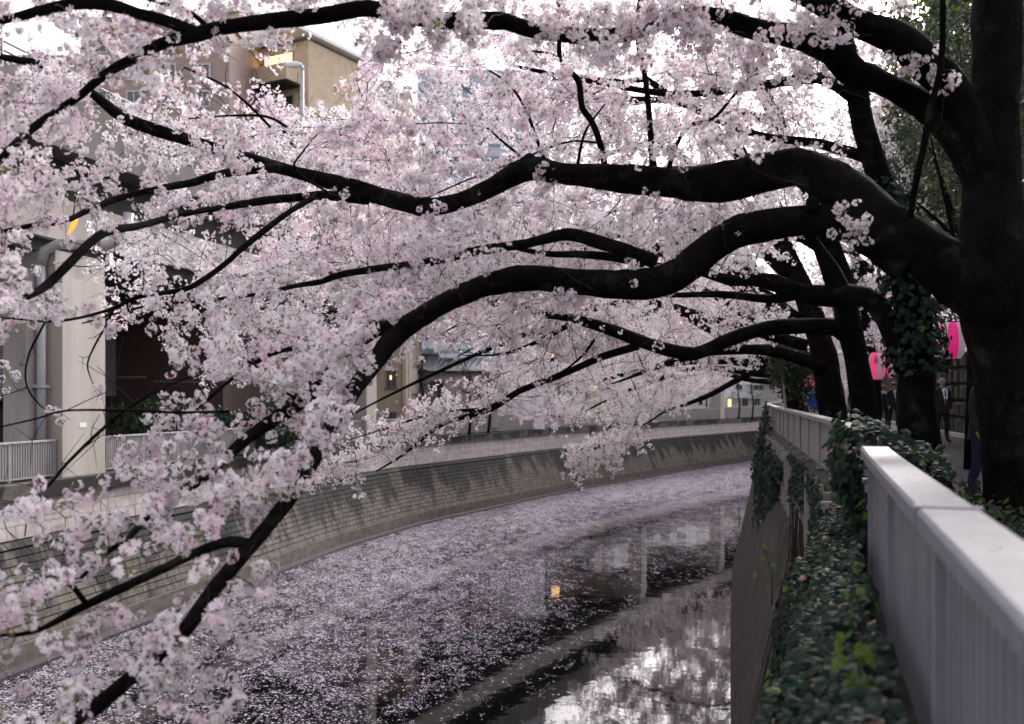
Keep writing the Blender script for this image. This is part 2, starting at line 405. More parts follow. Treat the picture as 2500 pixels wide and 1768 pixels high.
# ground
mb = MB(); mb.add([(-900, -300, -.6), (900, -300, -.6), (900, 1500, -.6), (-900, 1500, -.6)], [(0, 1, 2, 3)])
mb.build('river_bed', M['soil'], kind='structure')
def bank(name, curve, off, z, mat, sign, y1):
    mb = MB(); s1 = curve.s_of_y(y1); vs = []; n = 120
    for i in range(n + 1):
        q, _ = curve.at(s1 * i / n, off); vs += [(q[0], q[1], z), (sign * 700, q[1] + (0 if i < n else 0), z)]
    fs = [(2 * i, 2 * i + 2, 2 * i + 3, 2 * i + 1) if sign < 0 else (2 * i, 2 * i + 1, 2 * i + 3, 2 * i + 2) for i in range(n)]
    mb.add(vs, fs); return mb.build(name, mat, kind='structure')
bank('left_bank_ground', LC, 1.9, ZL, M['ground'], -1, 184)
bank('right_bank_ground', RC, -.05, ZR - .02, M['soil'], 1, 184)
mb = MB(); mb.add([(-700, 184, ZL - .01), (700, 184, ZL - .01), (700, 1400, ZL - .01), (-700, 1400, ZL - .01)], [(0, 1, 2, 3)])
mb.build('far_ground', M['ground'], kind='structure')
mb = MB(); strip(mb, RC, 0, RC.s_of_y(120), 1.2, [(-1.9, ZR), (-5.4, ZR)]); o = mb.build('path', M['asphalt'], kind='structure')
M['kerbstone'] = noisy('pale_kerb_concrete', (.36, .33, .31), (.46, .43, .40), 3, .85, .3, 40, rnd=.25)
# kerb stones on the far side of the path, one by one
kb = MB(); kb.box((0, 0, 0), (.14, .94, .16)); kroot = empty('kerb', (*RC.at(RC.s_of_y(20), -5.5)[0], ZR), 'low pale concrete kerb between the dark path and the mossy stone wall', 'kerb')
kp = kb.build('kerb_stone', M['kerbstone'], kroot); kme = kp.data
for i in range(44):
    a = RC.s_of_y(14) + i * .96; q, t_ = RC.at(a, -5.47)
    o = kp if i == 0 else kp.copy()
    if i: C.objects.link(o); o.parent = kroot
    o.location = Vector((q[0], q[1], ZR + .04)) - kroot.location; o.rotation_euler = (0, 0, -math.atan2(t_[0], t_[1])); 
for v in kme.vertices: v.co += kroot.location      # the mesh was built in the parent's space; bring it to its own origin

# ------------------------------------------------------------------ masonry on a battered curve
def masonry(root, name, curve, s0, s1, rows, bw, prof, mat, count, sink=.012, thick=.07, phase=.5):
    """rows: list of (z0,z1); prof(z) -> offset; the `count` pieces nearest the camera are objects, the rest one mesh."""
    pieces = []
    for r, (z0, z1) in enumerate(rows):
        a = s0 - (bw * phase if r % 2 else 0)
        while a < s1:
            wv = bw * (1 + rng.uniform(-.05, .05)); zc = (z0 + z1) / 2; off = prof(zc); q, t_ = curve.at(a + wv / 2, off)
            if a + wv / 2 > s0: pieces.append((q[0], q[1], zc, wv - .013, z1 - z0 - .012, math.atan2(t_[1], t_[0]), math.atan2(prof(z1) - prof(z0), z1 - z0)))
            a += wv
    pieces.sort(key=lambda p: p[0] ** 2 + p[1] ** 2)
    vis = [p for p in pieces if p[1] > 20 and abs(p[0] / p[1]) < .53 or p[1] > 300]
    vis = vis[:count]; vs_ = set(id(p) for p in vis)
    me = None; rest = MB()
    for p in pieces:
        jit = rng.uniform(-.35, 1) * sink
        Rm = Matrix.Rotation(p[5], 3, 'Z') @ Matrix.Rotation(-p[6], 3, 'X')
        nrm = Rm @ Vector((0, -1, 0)); 
        c = Vector(p[:3]) + nrm * jit
        if id(p) in vs_:
            if me is None:
                x = MB(); b_ = .03
                vs = []
                for yy, s_ in ((.5, .5), (-.5 + b_, .5), (-.5, .5 - b_)):
                    vs += [(-s_, yy, -s_), (s_, yy, -s_), (s_, yy, s_), (-s_, yy, s_)]
                fs = [(4*j+k, 4*j+(k+1)%4, 4*j+4+(k+1)%4, 4*j+4+k) for j in (0, 1) for k in range(4)] + [(8, 9, 10, 11), (3, 2, 1, 0)]
                x.add(vs, fs); o = x.build(name, mat); me = o.data
            else:
                o = bpy.data.objects.new(name, me); C.objects.link(o)
            o.parent = root; o.location = c - root.location; o.rotation_euler = Rm.to_euler(); o.scale = (p[3], thick, p[4])
        else:
            rest.box(c, (p[3], thick, p[4]), np.array(Rm))
    if rest.n: rest.build(name + '_rows', mat, root, kind='stuff')

# left canal wall.  offsets are to the left of travel (away from the water)
sL0, sL1 = LC.s_of_y(4), LC.s_of_y(150)
lw = empty('canal_wall', (foot_x(30) - .5, 30, 0), 'long curving stained stone embankment wall below the white balustrade across the river', 'embankment wall')
zb0, zb1, zf1 = .60, 3.05, 4.17
def offL(z):
    if z < zb0: return .25
    if z < zb1: return .34 + (z - zb0) * .43
    return 1.52 + (z - zb1) * .10
mb = MB(); strip(mb, LC, sL0, sL1, .8, [(.25, 0), (.26, zb0), (.34 + .035, zb0), (offL(zb1 - .001) + .035, zb1), (1.52 + .03, zb1), (1.63 + .03, zf1), (2.5, zf1)])
mb.build('wall_core', M['mortar'], lw)
mb = MB(); strip(mb, LC, sL0, sL1, .8, [(.02, -.3), (.02, .06), (.25, .07), (.25, .60), (.44, .63)]); mb.build('wall_base', M['wallbase'], lw)
M['ledge'] = noisy('petal_strewn_ledge', (.012, .009, .010), (.13, .10, .12), 16, .95, .3, 40)
mb = MB(); strip(mb, LC, sL0, sL1, .8, [(-.16, -.3), (-.16, .085), (.245, .09)]); mb.build('ledge', M['ledge'], lw)
rows = [(zb0 + i * (zb1 - zb0) / 12, zb0 + (i + 1) * (zb1 - zb0) / 12) for i in range(12)]
masonry(lw, 'stone_block', LC, LC.s_of_y(14), LC.s_of_y(128), rows, .36, offL, M['stone'], 300, .014)
rows = [(zb1 + .03 + i * (zf1 - zb1 - .03) / 3, zb1 + .03 + (i + 1) * (zf1 - zb1 - .03) / 3) for i in range(3)]
masonry(lw, 'facing_tile', LC, LC.s_of_y(14), LC.s_of_y(128), rows, .37, offL, M['facing'], 240, .008, .07, .5)
mb = MB(); strip(mb, LC, sL0, sL1, .8, [(1.70, zf1), (1.40, zf1), (1.36, zf1 + .42), (1.42, zf1 + .45), (2.9, zf1 + .452)]); mb.build('coping', M['coping'], lw)
# drain stains: dark vertical weep channels and expansion joints
mb = MB()
for yy in (27.5, 33, 39, 46, 52, 57.5, 64, 72, 83, 96):
    a = LC.s_of_y(yy)
    for z0, z1 in ((zb0, zb1),):
        q0, _ = LC.at(a, offL(z0 + .001) - .028); q1, _ = LC.at(a, offL(z1 - .001) - .028); mb.bar((q0[0], q0[1], z0), (q1[0], q1[1], z1), .03, .03)
mb.build('expansion_joint', M['black'], lw)
# petals caught on the foot ledge
# right river wall
sR0, sR1 = 0, RC.s_of_y(110)
rw = empty('river_wall', (rail_x(14) + .2, 14, 0), 'brown streaked concrete river wall falling from the near walkway railing to the water', 'embankment wall')
mb = MB(); strip(mb, RC, sR0, sR1, .7, [(1.30, -.4), (1.30, 0), (.28, 4.55), (.10, 4.75), (.06, 5.85), (-.22, 5.92), (-.25, 5.6)])
mb.build('wall_face', M['rwall'], rw)
bp = None
for i in range(30):
    a = RC.s_of_y(10.2) + i * 1.15; q, t_ = RC.at(a, .14)
    mb = MB(); R = np.array(Matrix.Rotation(math.atan2(t_[1], t_[0]), 3, 'Z')); mb.box((q[0], q[1], 5.28), (.16, .20, 1.12), R)
    mb.build('buttress', M['concrete'], rw)

# ------------------------------------------------------------------ railings
def mk_rail(root, curve, s0, s1, off, ztop, zbot, pitch, sw, capw, caph, mat, slat_name, slats_as_parts, post_pitch, flip=False, slat_t=.03, post_w=.10, lowrail=True):
    n = int((s1 - s0) / .5) + 1
    mb = MB(); strip(mb, curve, s0, s1, .5, [(off - capw / 2, ztop - caph), (off - capw / 2, ztop - .012), (off - capw / 2 + .012, ztop), (off + capw / 2 - .012, ztop), (off + capw / 2, ztop - .012), (off + capw / 2, ztop - caph), (off - capw / 2, ztop - caph)])
    for a in (s0, s1):
        q, t_ = curve.at(a, off); k = .002 if a == s1 else -.002
        mb.box((q[0] + t_[0] * k, q[1] + t_[1] * k, ztop - caph / 2), (.012, capw - .002, caph - .004), np.array(Matrix.Rotation(math.atan2(t_[1], t_[0]), 3, 'Z')))
    mb.build('handrail', mat, root)
    if lowrail:
        mb = MB(); strip(mb, curve, s0, s1, .5, [(off - .025, zbot + .06), (off - .025, zbot + .11), (off + .025, zbot + .11), (off + .025, zbot + .06), (off - .025, zbot + .06)]); mb.build('bottom_rail', mat, root)
    k = int(round((s1 - s0) / post_pitch)); pos_ = [s0 + .06 + (s1 - s0 - .12) * i / max(k, 1) for i in range(k + 1)]
    for a in pos_:
        q, t_ = curve.at(a, off); mb = MB(); R = np.array(Matrix.Rotation(math.atan2(t_[1], t_[0]), 3, 'Z'))
        mb.box((q[0], q[1], (ztop - caph + zbot) / 2), (post_w, post_w * .9, ztop - caph - zbot), R)
        mb.box((q[0], q[1], zbot + .012), (post_w * 1.5, post_w * 1.5, .02), R)
        mb.build('post', mat, root)
    slist = []; a = s0 + pitch
    while a < s1 - pitch / 2:
        if min(abs(a - p) for p in pos_) > (post_w + sw) / 2: slist.append(a)
        a += pitch
    H = ztop - caph - (zbot + .11) - .004; zc = (ztop - caph + zbot + .11) / 2
    if slats_as_parts:
        me = None
        for a in slist[:300]:
            q, t_ = curve.at(a, off)
            if me is None:
                x = MB(); x.box((0, 0, 0), (sw, slat_t, H)); o = x.build(slat_name, mat); me = o.data
            else: o = bpy.data.objects.new(slat_name, me); C.objects.link(o)
            o.parent = root; o.location = Vector((q[0], q[1], zc)) - root.location; o.rotation_euler.z = math.atan2(t_[1], t_[0]) + rng.normal() * .004
    else:
        mb = MB()
        for a in slist:
            q, t_ = curve.at(a, off); mb.box((q[0], q[1], zc), (sw, slat_t, H), np.array(Matrix.Rotation(math.atan2(t_[1], t_[0]), 3, 'Z')))
        mb.build(slat_name + '_row', mat, root, kind='stuff')
offR = -.09
r1 = empty('railing', (*RC.at(RC.s_of_y(3), offR)[0], 5.9), 'nearest white metal railing with broad flat handrail running out of the right edge', 'railing', 'white railings on the near bank')
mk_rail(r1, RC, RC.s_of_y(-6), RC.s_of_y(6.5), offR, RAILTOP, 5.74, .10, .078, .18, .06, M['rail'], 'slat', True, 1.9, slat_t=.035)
mb = MB(); q, t_ = RC.at(RC.s_of_y(2.95), offR); mb.box((q[0], q[1], RAILTOP - .028), (.05, .188, .066), np.array(Matrix.Rotation(math.atan2(t_[1], t_[0]), 3, 'Z'))); mb.build('joint_cover', M['rail'], r1)
mb = MB(); rp = np.random.default_rng(4)
for k in range(60):
    q, t_ = RC.at(RC.s_of_y(rp.uniform(1.2, 6.4) if k < 26 else rp.uniform(7, 30)), offR + rp.uniform(-.08, .08)); a_ = rp.uniform(0, 6.28); c_, s_ = math.cos(a_) * .011, math.sin(a_) * .011
    mb.add([(q[0] - c_, q[1] - s_, RAILTOP + .002), (q[0] + s_ * .7, q[1] - c_ * .7, RAILTOP + .005), (q[0] + c_ * 1.1, q[1] + s_ * 1.1, RAILTOP + .004), (q[0] - s_ * .7, q[1] + c_ * .7, RAILTOP + .005)], [(0, 1, 2, 3)])
tag(mb.build('fallen_petals', M['petal'], kind='stuff'), 'loose white petals lying on the handrails of the near bank', 'petals')
# bolts on the posts of the near railing
for yy in (6.43,):
    q, t_ = RC.at(RC.s_of_y(yy), offR + .05); mb = MB(); mb.tube([(q[0] , q[1], 6.5), (q[0] - .03, q[1] + .005, 6.5)], [.018, .018], 8); mb.build('bolt', M['frame'], r1)
r2 = empty('railing', (*RC.at(RC.s_of_y(14), offR)[0], 5.9), 'second white railing curving away beyond the ivy, stained at its edges', 'railing', 'white railings on the near bank')
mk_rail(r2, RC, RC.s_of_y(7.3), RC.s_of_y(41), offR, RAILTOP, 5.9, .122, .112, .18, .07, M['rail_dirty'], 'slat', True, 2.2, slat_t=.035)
r3 = empty('railing', (*RC.at(RC.s_of_y(60), offR)[0], 5.9), 'farthest grey railing on the near bank glimpsed past the bend beside the tree trunks', 'railing', 'white railings on the near bank')
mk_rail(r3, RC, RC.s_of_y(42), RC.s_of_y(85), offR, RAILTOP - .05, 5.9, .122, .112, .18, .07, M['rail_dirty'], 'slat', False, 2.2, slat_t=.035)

# piers of the elevated road and balustrade between them on the left bank
pier_y = [30.3, 48.5, 70, 92, 112]
def rail_s(px, y0=20):      # arc position where a point of the balustrade line shows at pixel px
    ss = np.linspace(LC.s_of_y(y0), LC.s_of_y(140), 3000); best = None
    for a in ss:
        q, _ = LC.at(a, 1.75)
        if 1250 + q[0] / q[1] * F >= px: return a
    return ss[-1]
pier_s = [rail_s(193), rail_s(900), rail_s(1568), rail_s(1760)]
bal_labels = ['white balustrade left of the broad concrete pier at the left edge of the photo',
              'long white balustrade between the broad left pier and the second pier, behind blossom',
              'pale balustrade above the dark-stained wall in the middle distance',
              'pale balustrade between the two distant slim piers',
              'farthest balustrade across the water, ending behind the near railing']
segs = [(LC.s_of_y(12), pier_s[0] - 1.1), (pier_s[0] + 1.1, pier_s[1] - .6), (pier_s[1] + .6, pier_s[2] - .6), (pier_s[2] + .6, pier_s[3] - .6), (pier_s[3] + .6, LC.s_of_y(150))]
zlt, zlb = ZL + 1.14, ZL + .01
for (a, b), lab in zip(segs, bal_labels):
    q, _ = LC.at(a + .2, 1.75); r = empty('balustrade', (q[0], q[1], ZL), lab, 'balustrade', 'balustrades on the far bank')
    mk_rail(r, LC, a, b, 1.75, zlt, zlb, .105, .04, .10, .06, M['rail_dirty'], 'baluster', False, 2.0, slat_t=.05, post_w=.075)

# ------------------------------------------------------------------ elevated road
def road_pt(a, off, z):
    q, _ = LC.at(a, off); return (q[0], q[1], z)
zd = CAMZ
er = empty('elevated_road', (*LC.at(LC.s_of_y(30), 6)[0], ZL), 'elevated expressway deck with pale side panels and white parapet rails high on the left', 'expressway')
e0, e1 = LC.s_of_y(8), LC.s_of_y(190)
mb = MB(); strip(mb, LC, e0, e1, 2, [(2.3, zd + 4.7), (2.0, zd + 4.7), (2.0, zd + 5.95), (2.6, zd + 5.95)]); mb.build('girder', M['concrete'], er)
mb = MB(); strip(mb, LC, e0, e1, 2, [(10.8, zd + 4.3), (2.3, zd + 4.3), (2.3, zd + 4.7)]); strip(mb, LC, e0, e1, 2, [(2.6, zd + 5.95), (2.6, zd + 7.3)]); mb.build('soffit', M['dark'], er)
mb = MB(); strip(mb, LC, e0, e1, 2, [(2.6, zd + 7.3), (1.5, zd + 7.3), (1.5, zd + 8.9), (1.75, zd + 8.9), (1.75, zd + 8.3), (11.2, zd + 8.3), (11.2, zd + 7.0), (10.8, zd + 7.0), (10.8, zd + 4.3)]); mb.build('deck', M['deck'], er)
mb = MB()
for k, z in enumerate((9.15, 9.4, 9.65)):
    pts = [road_pt(a, 1.62, zd + z) for a in np.arange(e0, e1, 3)]; mb.tube(pts, [.035] * len(pts), 6)
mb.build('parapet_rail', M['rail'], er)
for a in np.arange(LC.s_of_y(22), LC.s_of_y(75), 2.4):
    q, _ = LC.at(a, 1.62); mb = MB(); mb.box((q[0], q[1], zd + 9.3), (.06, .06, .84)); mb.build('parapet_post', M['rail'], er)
pier_lab = ['broad concrete pier with a grey drainpipe at the left edge of the photo', 'second concrete pier, beside the beige tiled building',
            'slim grey pier far along the bank, left one of the distant pair', 'slim grey pier far along the bank, right one of the distant pair']
for i, (s_, wd) in enumerate(zip(pier_s, (2.05, 1.15, 1.1, 1.1))):
    q, t_ = LC.at(s_, 2.2); ang = math.atan2(t_[1], t_[0]); R = np.array(Matrix.Rotation(ang, 3, 'Z'))
    g = empty('bridge_pier', (q[0], q[1], ZL), pier_lab[i], 'pier', 'piers of the elevated road')
    ztop = CAMZ + 4.3
    mb = MB(); mb.box((q[0], q[1], (ZL - .45 + ztop) / 2 - .4), (wd, 1.25, ztop - ZL - .3), R); mb.build('shaft', M['concrete_light'], g)
    # haunched cross head
    qa, _ = LC.at(s_, 1.6); qb, _ = LC.at(s_, 10.8); mb = MB(); nx = np.array([-t_[1], t_[0]])
    hw = wd / 2 + .15; pr = [(1.7, ztop), (1.7, ztop - .9), (2.9, ztop - 2.0), (9.6, ztop - 2.0), (10.6, ztop - .9), (10.6, ztop)]
    vs = []
    for sg in (-1, 1):
        for off, z in pr:
            q2 = LC.at(s_, off)[0] + t_ * sg * hw; vs.append((q2[0], q2[1], z - .003))
    k = len(pr); fs = [tuple(range(k)), tuple(range(2 * k - 1, k - 1, -1))] + [(j, j + k, (j + 1) % k + k, (j + 1) % k) for j in range(k)]
    mb.add(vs, fs); mb.build('cross_head', M['concrete'], g)
    if i == 0:
        px = q - t_ * (wd / 2 + .35) + nx * .15
        mb = MB(); q3 = q - t_ * (wd / 2 + .42) + nx * .35; mb.box((q3[0], q3[1], (ZL + ztop) / 2 - .3), (.80, .75, ztop - ZL - .6), R); mb.build('side_column', M['concrete'], g)
        p0 = q - t_ * (wd / 2 + .36) - nx * .18
        mb = MB(); mb.tube([(p0[0], p0[1], ZL), (p0[0], p0[1], CAMZ + 3.9)], [.13, .13], 12); mb.tube([(p0[0], p0[1], CAMZ + 3.85), (p0[0] + .1, p0[1], CAMZ + 4.25), (p0[0] + .5, p0[1], CAMZ + 4.45), (p0[0] + 1.9, p0[1] + .2, CAMZ + 4.45), (p0[0] + 2.4, p0[1] + .2, CAMZ + 4.7), (p0[0] + 2.5, p0[1] + .2, CAMZ + 5.4)], [.15] * 6, 12)
        mb.build('drainpipe', M['pipe'], g, smooth=True)
        for z in (ZL + .5, ZL + 2.7, ZL + 4.9):
            mb = MB(); mb.box((p0[0], p0[1], z), (.42, .30, .09), R); mb.build('pipe_clamp', M['pipe'], g)
        sp = P(186, 1037, q[1] - .9); 
        f0 = q - nx * .628; c0 = f0 - t_ * .08
        mb = MB(); mb.box((c0[0], c0[1], CAMZ - (1037 - 966) / F * (q[1])), (.34, .012, .15), R); mb.build('notice_plate', M['white'], g)

# ------------------------------------------------------------------ buildings
def window(root, px0, py0, px1, py1, D, pane='pane', frame='frame', mull=1, sill=True):
    a = P(px0, py1, D); b = P(px1, py0, D); w_ = b.x - a.x; h_ = b.z - a.z; cx, cz = (a.x + b.x) / 2, (a.z + b.z) / 2; t_ = min(.07, w_ * .12)
    mb = MB()
    for dx in (-1, 1): mb.box((cx + dx * (w_ / 2 - t_ / 2), D - .03, cz), (t_, .10, h_))
    for dz in (-1, 1): mb.box((cx, D - .032, cz + dz * (h_ / 2 - t_ / 2)), (w_ - 2 * t_, .10, t_))
    for k in range(mull): mb.box((cx - w_ / 2 + w_ * (k + 1) / (mull + 1), D - .028, cz), (t_ * .7, .08, h_ - 2 * t_))
    if sill: mb.box((cx, D - .09, cz - h_ / 2 - .04), (w_ + .16, .2, .07))
    fo = mb.build('window', M[frame], root)
    mb = MB(); mb.box((cx, D - .012, cz), (w_ - .02, .03, h_ - .02)); mb.build('pane', M[pane], fo)
    return fo
def building(name, label, px0, px1, ytop, D, depth, mat, zbase=ZL, cat='building', roofm='concrete', parapet=.4, skew=0):
    a = P(px0, ytop, D); b = P(px1, ytop, D); g = empty(name, ((a.x + b.x) / 2, D + depth / 2, zbase), label, cat)
    mb = MB(); mb.box(((a.x + b.x) / 2, D + depth / 2, (zbase + a.z) / 2), (b.x - a.x, depth, a.z - zbase)); mb.build('wall', M[mat], g)
    if parapet:
        mb = MB(); mb.box(((a.x + b.x) / 2, D + depth / 2, a.z + parapet / 2 + .002), (b.x - a.x + .3, depth + .3, parapet)); mb.build('roof', M[roofm], g)
    return g

# far left: pale mosaic building with open dark galleries and warm lights
D = 36.0
g = empty('tiled_building', P(20, 1100, D), 'building clad in small white tiles with dark open galleries at the left edge', 'building')
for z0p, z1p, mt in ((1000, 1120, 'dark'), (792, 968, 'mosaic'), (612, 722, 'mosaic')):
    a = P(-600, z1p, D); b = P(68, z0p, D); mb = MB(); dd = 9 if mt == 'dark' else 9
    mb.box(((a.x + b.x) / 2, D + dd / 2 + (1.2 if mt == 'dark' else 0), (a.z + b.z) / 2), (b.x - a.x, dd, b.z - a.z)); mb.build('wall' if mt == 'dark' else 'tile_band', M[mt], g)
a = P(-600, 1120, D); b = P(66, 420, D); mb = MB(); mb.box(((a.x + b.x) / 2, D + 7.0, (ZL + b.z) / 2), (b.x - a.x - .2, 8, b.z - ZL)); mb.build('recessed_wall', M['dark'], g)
for k in range(7):
    a = P(22 + k * 4.3, 843, D + .6); mb = MB(); mb.box(a, (.045, .08, .09 + .02 * (k % 2))); mb.build('gallery_lamp', M['lamp_warm'], g)
for k in range(3):
    a = P(2 + k * 4.3, 845, D + .6); mb = MB(); mb.box(a, (.05, .08, .06)); mb.build('gallery_lamp', M['lamp_warm'], g)
a = P(54, 804, D + .6); mb = MB(); mb.box(a, (.07, .05, .07)); mb.build('gallery_lamp', M['lamp_warm'], g)

# dark brick building behind the piers
g = building('brick_building', 'dark red brick building behind the hedge, right of the broad pier', 262, 545, 600, 44, 10, 'brick')
mb = MB(); mb.bar(P(277, 921, 43.2), P(355, 921, 43.2), .06, .07); mb.bar(P(277, 921, 43.2), P(275, 942, 43.2), .06, .06, (0, 1, 0)); mb.build('handrail', M['rail'], g)
mb = MB(); mb.bar(P(375, 931, 43.2), P(500, 933, 43.2), .05, .05); mb.build('handrail', M['rail'], g)

# cream building with the blue window, then beige tiled building
g = building('cream_building', 'cream rendered building with a blue bay window, half hidden by blossom', 545, 860, 676, 58, 9, 'beige')
f = window(g, 582, 790, 632, 850, 58, 'pane_blue', 'frame_w', 2); window(g, 690, 760, 730, 800, 58); window(g, 600, 900, 640, 960, 58, 'pane_blue', 'frame_w')
window(g, 780, 800, 820, 850, 58)
g = building('beige_building', 'beige rough-tiled building with two brown windows and a brown downpipe', 862, 1000, 700, 60, 8, 'beige_pale')
g2 = building('beige_wall_block', 'rough beige wall block with brown framed windows beside the second pier', 880, 992, 690, 59, .9, 'beige', cat='building')
window(g2, 943, 904, 969, 946, 59, 'pane', 'frame', 1); window(g2, 943, 1005, 969, 1030, 59, 'pane', 'frame', 2)
mb = MB(); mb.tube([P(983, 1040, 58.8), P(983, 800, 58.8)], [.08, .08], 8); mb.build('downpipe', M['brown'], g2)
mb = MB(); mb.box(P(930, 1012, 58.7), (.22, .5, .25)); mb.tube([P(926, 1008, 58.7), P(932, 1016, 58.4)], [.1, .16], 8); mb.build('vent_hood', M['white'], g2)
mb = MB(); mb.tube([P(968, 979, 58.9), P(968, 985, 58.6)], [.06, .1], 8); mb.build('security_camera', M['white'], g2)
mb = MB(); mb.box(P(954, 922, 58.85), (.1, .1, .24)); mb.build('hanging_lamp', M['lamp_warm'], g2)
# cream side of the same frontage
window(g, 1, 1, 2, 2, 58) if False else None

# house with pale metal roof
D = 66.0
g = empty('house', P(1090, 1040, D), 'low pinkish house with a pale standing-seam metal roof and dark shuttered window', 'house')
a = P(1005, 900, D); b = P(1215, 1045, D); mb = MB(); mb.box(((a.x + b.x) / 2, D + 3.5, (a.z + b.z) / 2), (b.x - a.x, 7, a.z - b.z)); mb.build('wall', M['pinkwhite'], g)
mb = MB(); A, B = P(1043, 906, D - .8), P(1225, 906, D - .8); A2, B2 = P(1075, 878, D + 3), P(1235, 878, D + 3)
t_ = Vector((0, 0, .12)); vs = [A, B, B2, A2, A + t_, B + t_, B2 + t_, A2 + t_]
mb.add([tuple(v) for v in vs], [(0, 3, 2, 1), (4, 5, 6, 7), (0, 1, 5, 4), (1, 2, 6, 5), (2, 3, 7, 6), (3, 0, 4, 7)]); ro = mb.build('roof', M['metal_roof'], g)
for k in range(13):
    u = k / 12; mb = MB(); mb.bar(A.lerp(B, u) + t_ * 1.3, A2.lerp(B2, u) + t_ * 1.3, .05, .06); mb.build('seam', M['metal_roof'], ro)
mb = MB(); A, B = P(1000, 902, D - .8), P(1060, 902, D - .8); A2, B2 = P(1010, 868, D + 3), P(1075, 868, D + 3)
vs = [A, B, B2, A2, A + t_, B + t_, B2 + t_, A2 + t_]; mb.add([tuple(v) for v in vs], [(0, 3, 2, 1), (4, 5, 6, 7), (0, 1, 5, 4), (1, 2, 6, 5), (2, 3, 7, 6), (3, 0, 4, 7)]); mb.build('side_roof', M['metal_roof'], g)
mb = MB(); mb.box(P(1110, 908, D - .4), (9 * .55, .8, .12)); mb.build('eave', M['dark'], g)
window(g, 1046, 930, 1084, 962, D, 'pane', 'frame', 3); window(g, 1006, 930, 1030, 964, D, 'pane_blue', 'frame_w', 1)
mb = MB(); mb.box(P(1064, 966, D - .5), (3.4, 1.0, .30)); mb.build('balcony', M['brown'], g)
mb = MB(); mb.box(P(1072, 960, D - 1.1), (.18, .18, 1.3)); mb.build('balcony_post', M['black'], g)
mb = MB(); A, B = P(988, 995, D - 1.6), P(1062, 1000, D - 1.6); mb.box((A + B) / 2, (B.x - A.x, 1.4, .08)); mb.build('canopy', M['metal_roof'], g)

building('white_shop', 'plain white two-storey building behind the thin garden trees', 1180, 1330, 905, 72, 8, 'white')
g = building('grey_office', 'pale grey office block showing faintly through the middle of the blossom', 1225, 1440, 830, 95, 14, 'bluegrey')
for r in range(4):
    for c in range(5): window(g, 1240 + c * 40, 850 + r * 32, 1262 + c * 40, 868 + r * 32, 95, 'pane_blue', 'frame_w', 0, False)
# right-hand white buildings beyond the bend
g = building('white_apartment', 'white apartment building with a rounded balcony beyond the last pier', 1770, 1990, 906, 150, 12, 'white')
for (x0, x1, y0, y1, p_) in ((1840, 1864, 928, 953, 'pane_blue'), (1796, 1812, 936, 952, 'pane'), (1878, 1892, 930, 952, 'pane_blue'), (1812, 1826, 972, 992, 'pane'), (1840, 1856, 972, 990, 'pane_blue'), (1776, 1786, 974, 994, 'lamp_warm'), (1900, 1925, 930, 950, 'pane')):
    window(g, x0, y0, x1, y1, 150, p_, 'frame_w', 1, False)
mb = MB(); A = P(1852, 925, 148.6); mb.tube([A - Vector((0, 0, .9)), A + Vector((0, 0, .9))], [1.9, 2.2], 18); mb.build('round_balcony', M['white'], g)
mb = MB(); A, B = P(1770, 970, 149.4), P(1870, 970, 149.4); mb.box((A + B) / 2, (B.x - A.x, 1.0, .25)); mb.build('ledge', M['white'], g)
g = building('white_block', 'small white building seen left of the last slim pier', 1660, 1752, 900, 140, 9, 'white')
for (x0, x1, y0, y1) in ((1705, 1716, 965, 990), (1722, 1728, 960, 994), (1680, 1692, 950, 968)): window(g, x0, y0, x1, y1, 140, 'pane', 'frame_w', 0, False)
g = building('beige_shop', 'cream building with warm lit windows far along the bank', 1420, 1650, 905, 128, 9, 'beige_pale')
for c in range(6): window(g, 1440 + c * 34, 930, 1460 + c * 34, 955, 128, 'pane' if c % 2 else 'lamp_warm', 'frame_w', 1, False)
# tall towers beyond
g = building('glass_tower', 'tall pale blue tower faint behind the upper blossom', 1018, 1330, 180, 210, 30, 'bluegrey', parapet=.8, roofm='bluegrey')
mb = MB()
for k in range(26):
    z = ZL + 6 + k * 2.9; A = P(1018, 0, 209.9); B = P(1330, 0, 209.9)
    if z < CAMZ + 66: mb.box(((A.x + B.x) / 2, 209.93, z), (B.x - A.x - 1, .1, .9))
mb.build('window_band', M['pane_blue'], g)
g = building('grey_tower', 'grey slab tower beyond the trees, seen mirrored in the dark water', 1395, 1500, 560, 170, 16, 'pinkwhite')
for r in range(9):
    for c in range(3): window(g, 1404 + c * 32, 590 + r * 30, 1420 + c * 32, 606 + r * 30, 170, 'pane', 'frame_w', 0, False)
g = building('white_tower', 'white apartment tower with blue glazed balconies, seen mirrored in the water', 1520, 1700, 600, 185, 16, 'white')
for r in range(9):
    for c in range(4): window(g, 1532 + c * 40, 620 + r * 30, 1556 + c * 40, 638 + r * 30, 185, 'pane_blue', 'frame_w', 0, False)
g = building('pale_tower', 'pale concrete tower with a blank side, mirrored at the right of the water', 1740, 1830, 640, 200, 18, 'concrete_light')
for r in range(7):
    for c in range(2): window(g, 1752 + c * 36, 660 + r * 34, 1772 + c * 36, 676 + r * 34, 200, 'pane', 'frame_w', 0, False)

g = building('end_building', 'dim grey building closing the view at the far end of the path', 1985, 2330, 800, 125, 10, 'concrete', zbase=ZR)
for r in range(3):
    for c in range(6): window(g, 2005 + c * 50, 818 + r * 44, 2030 + c * 50, 842 + r * 44, 125, 'pane', 'frame_w', 1, False)
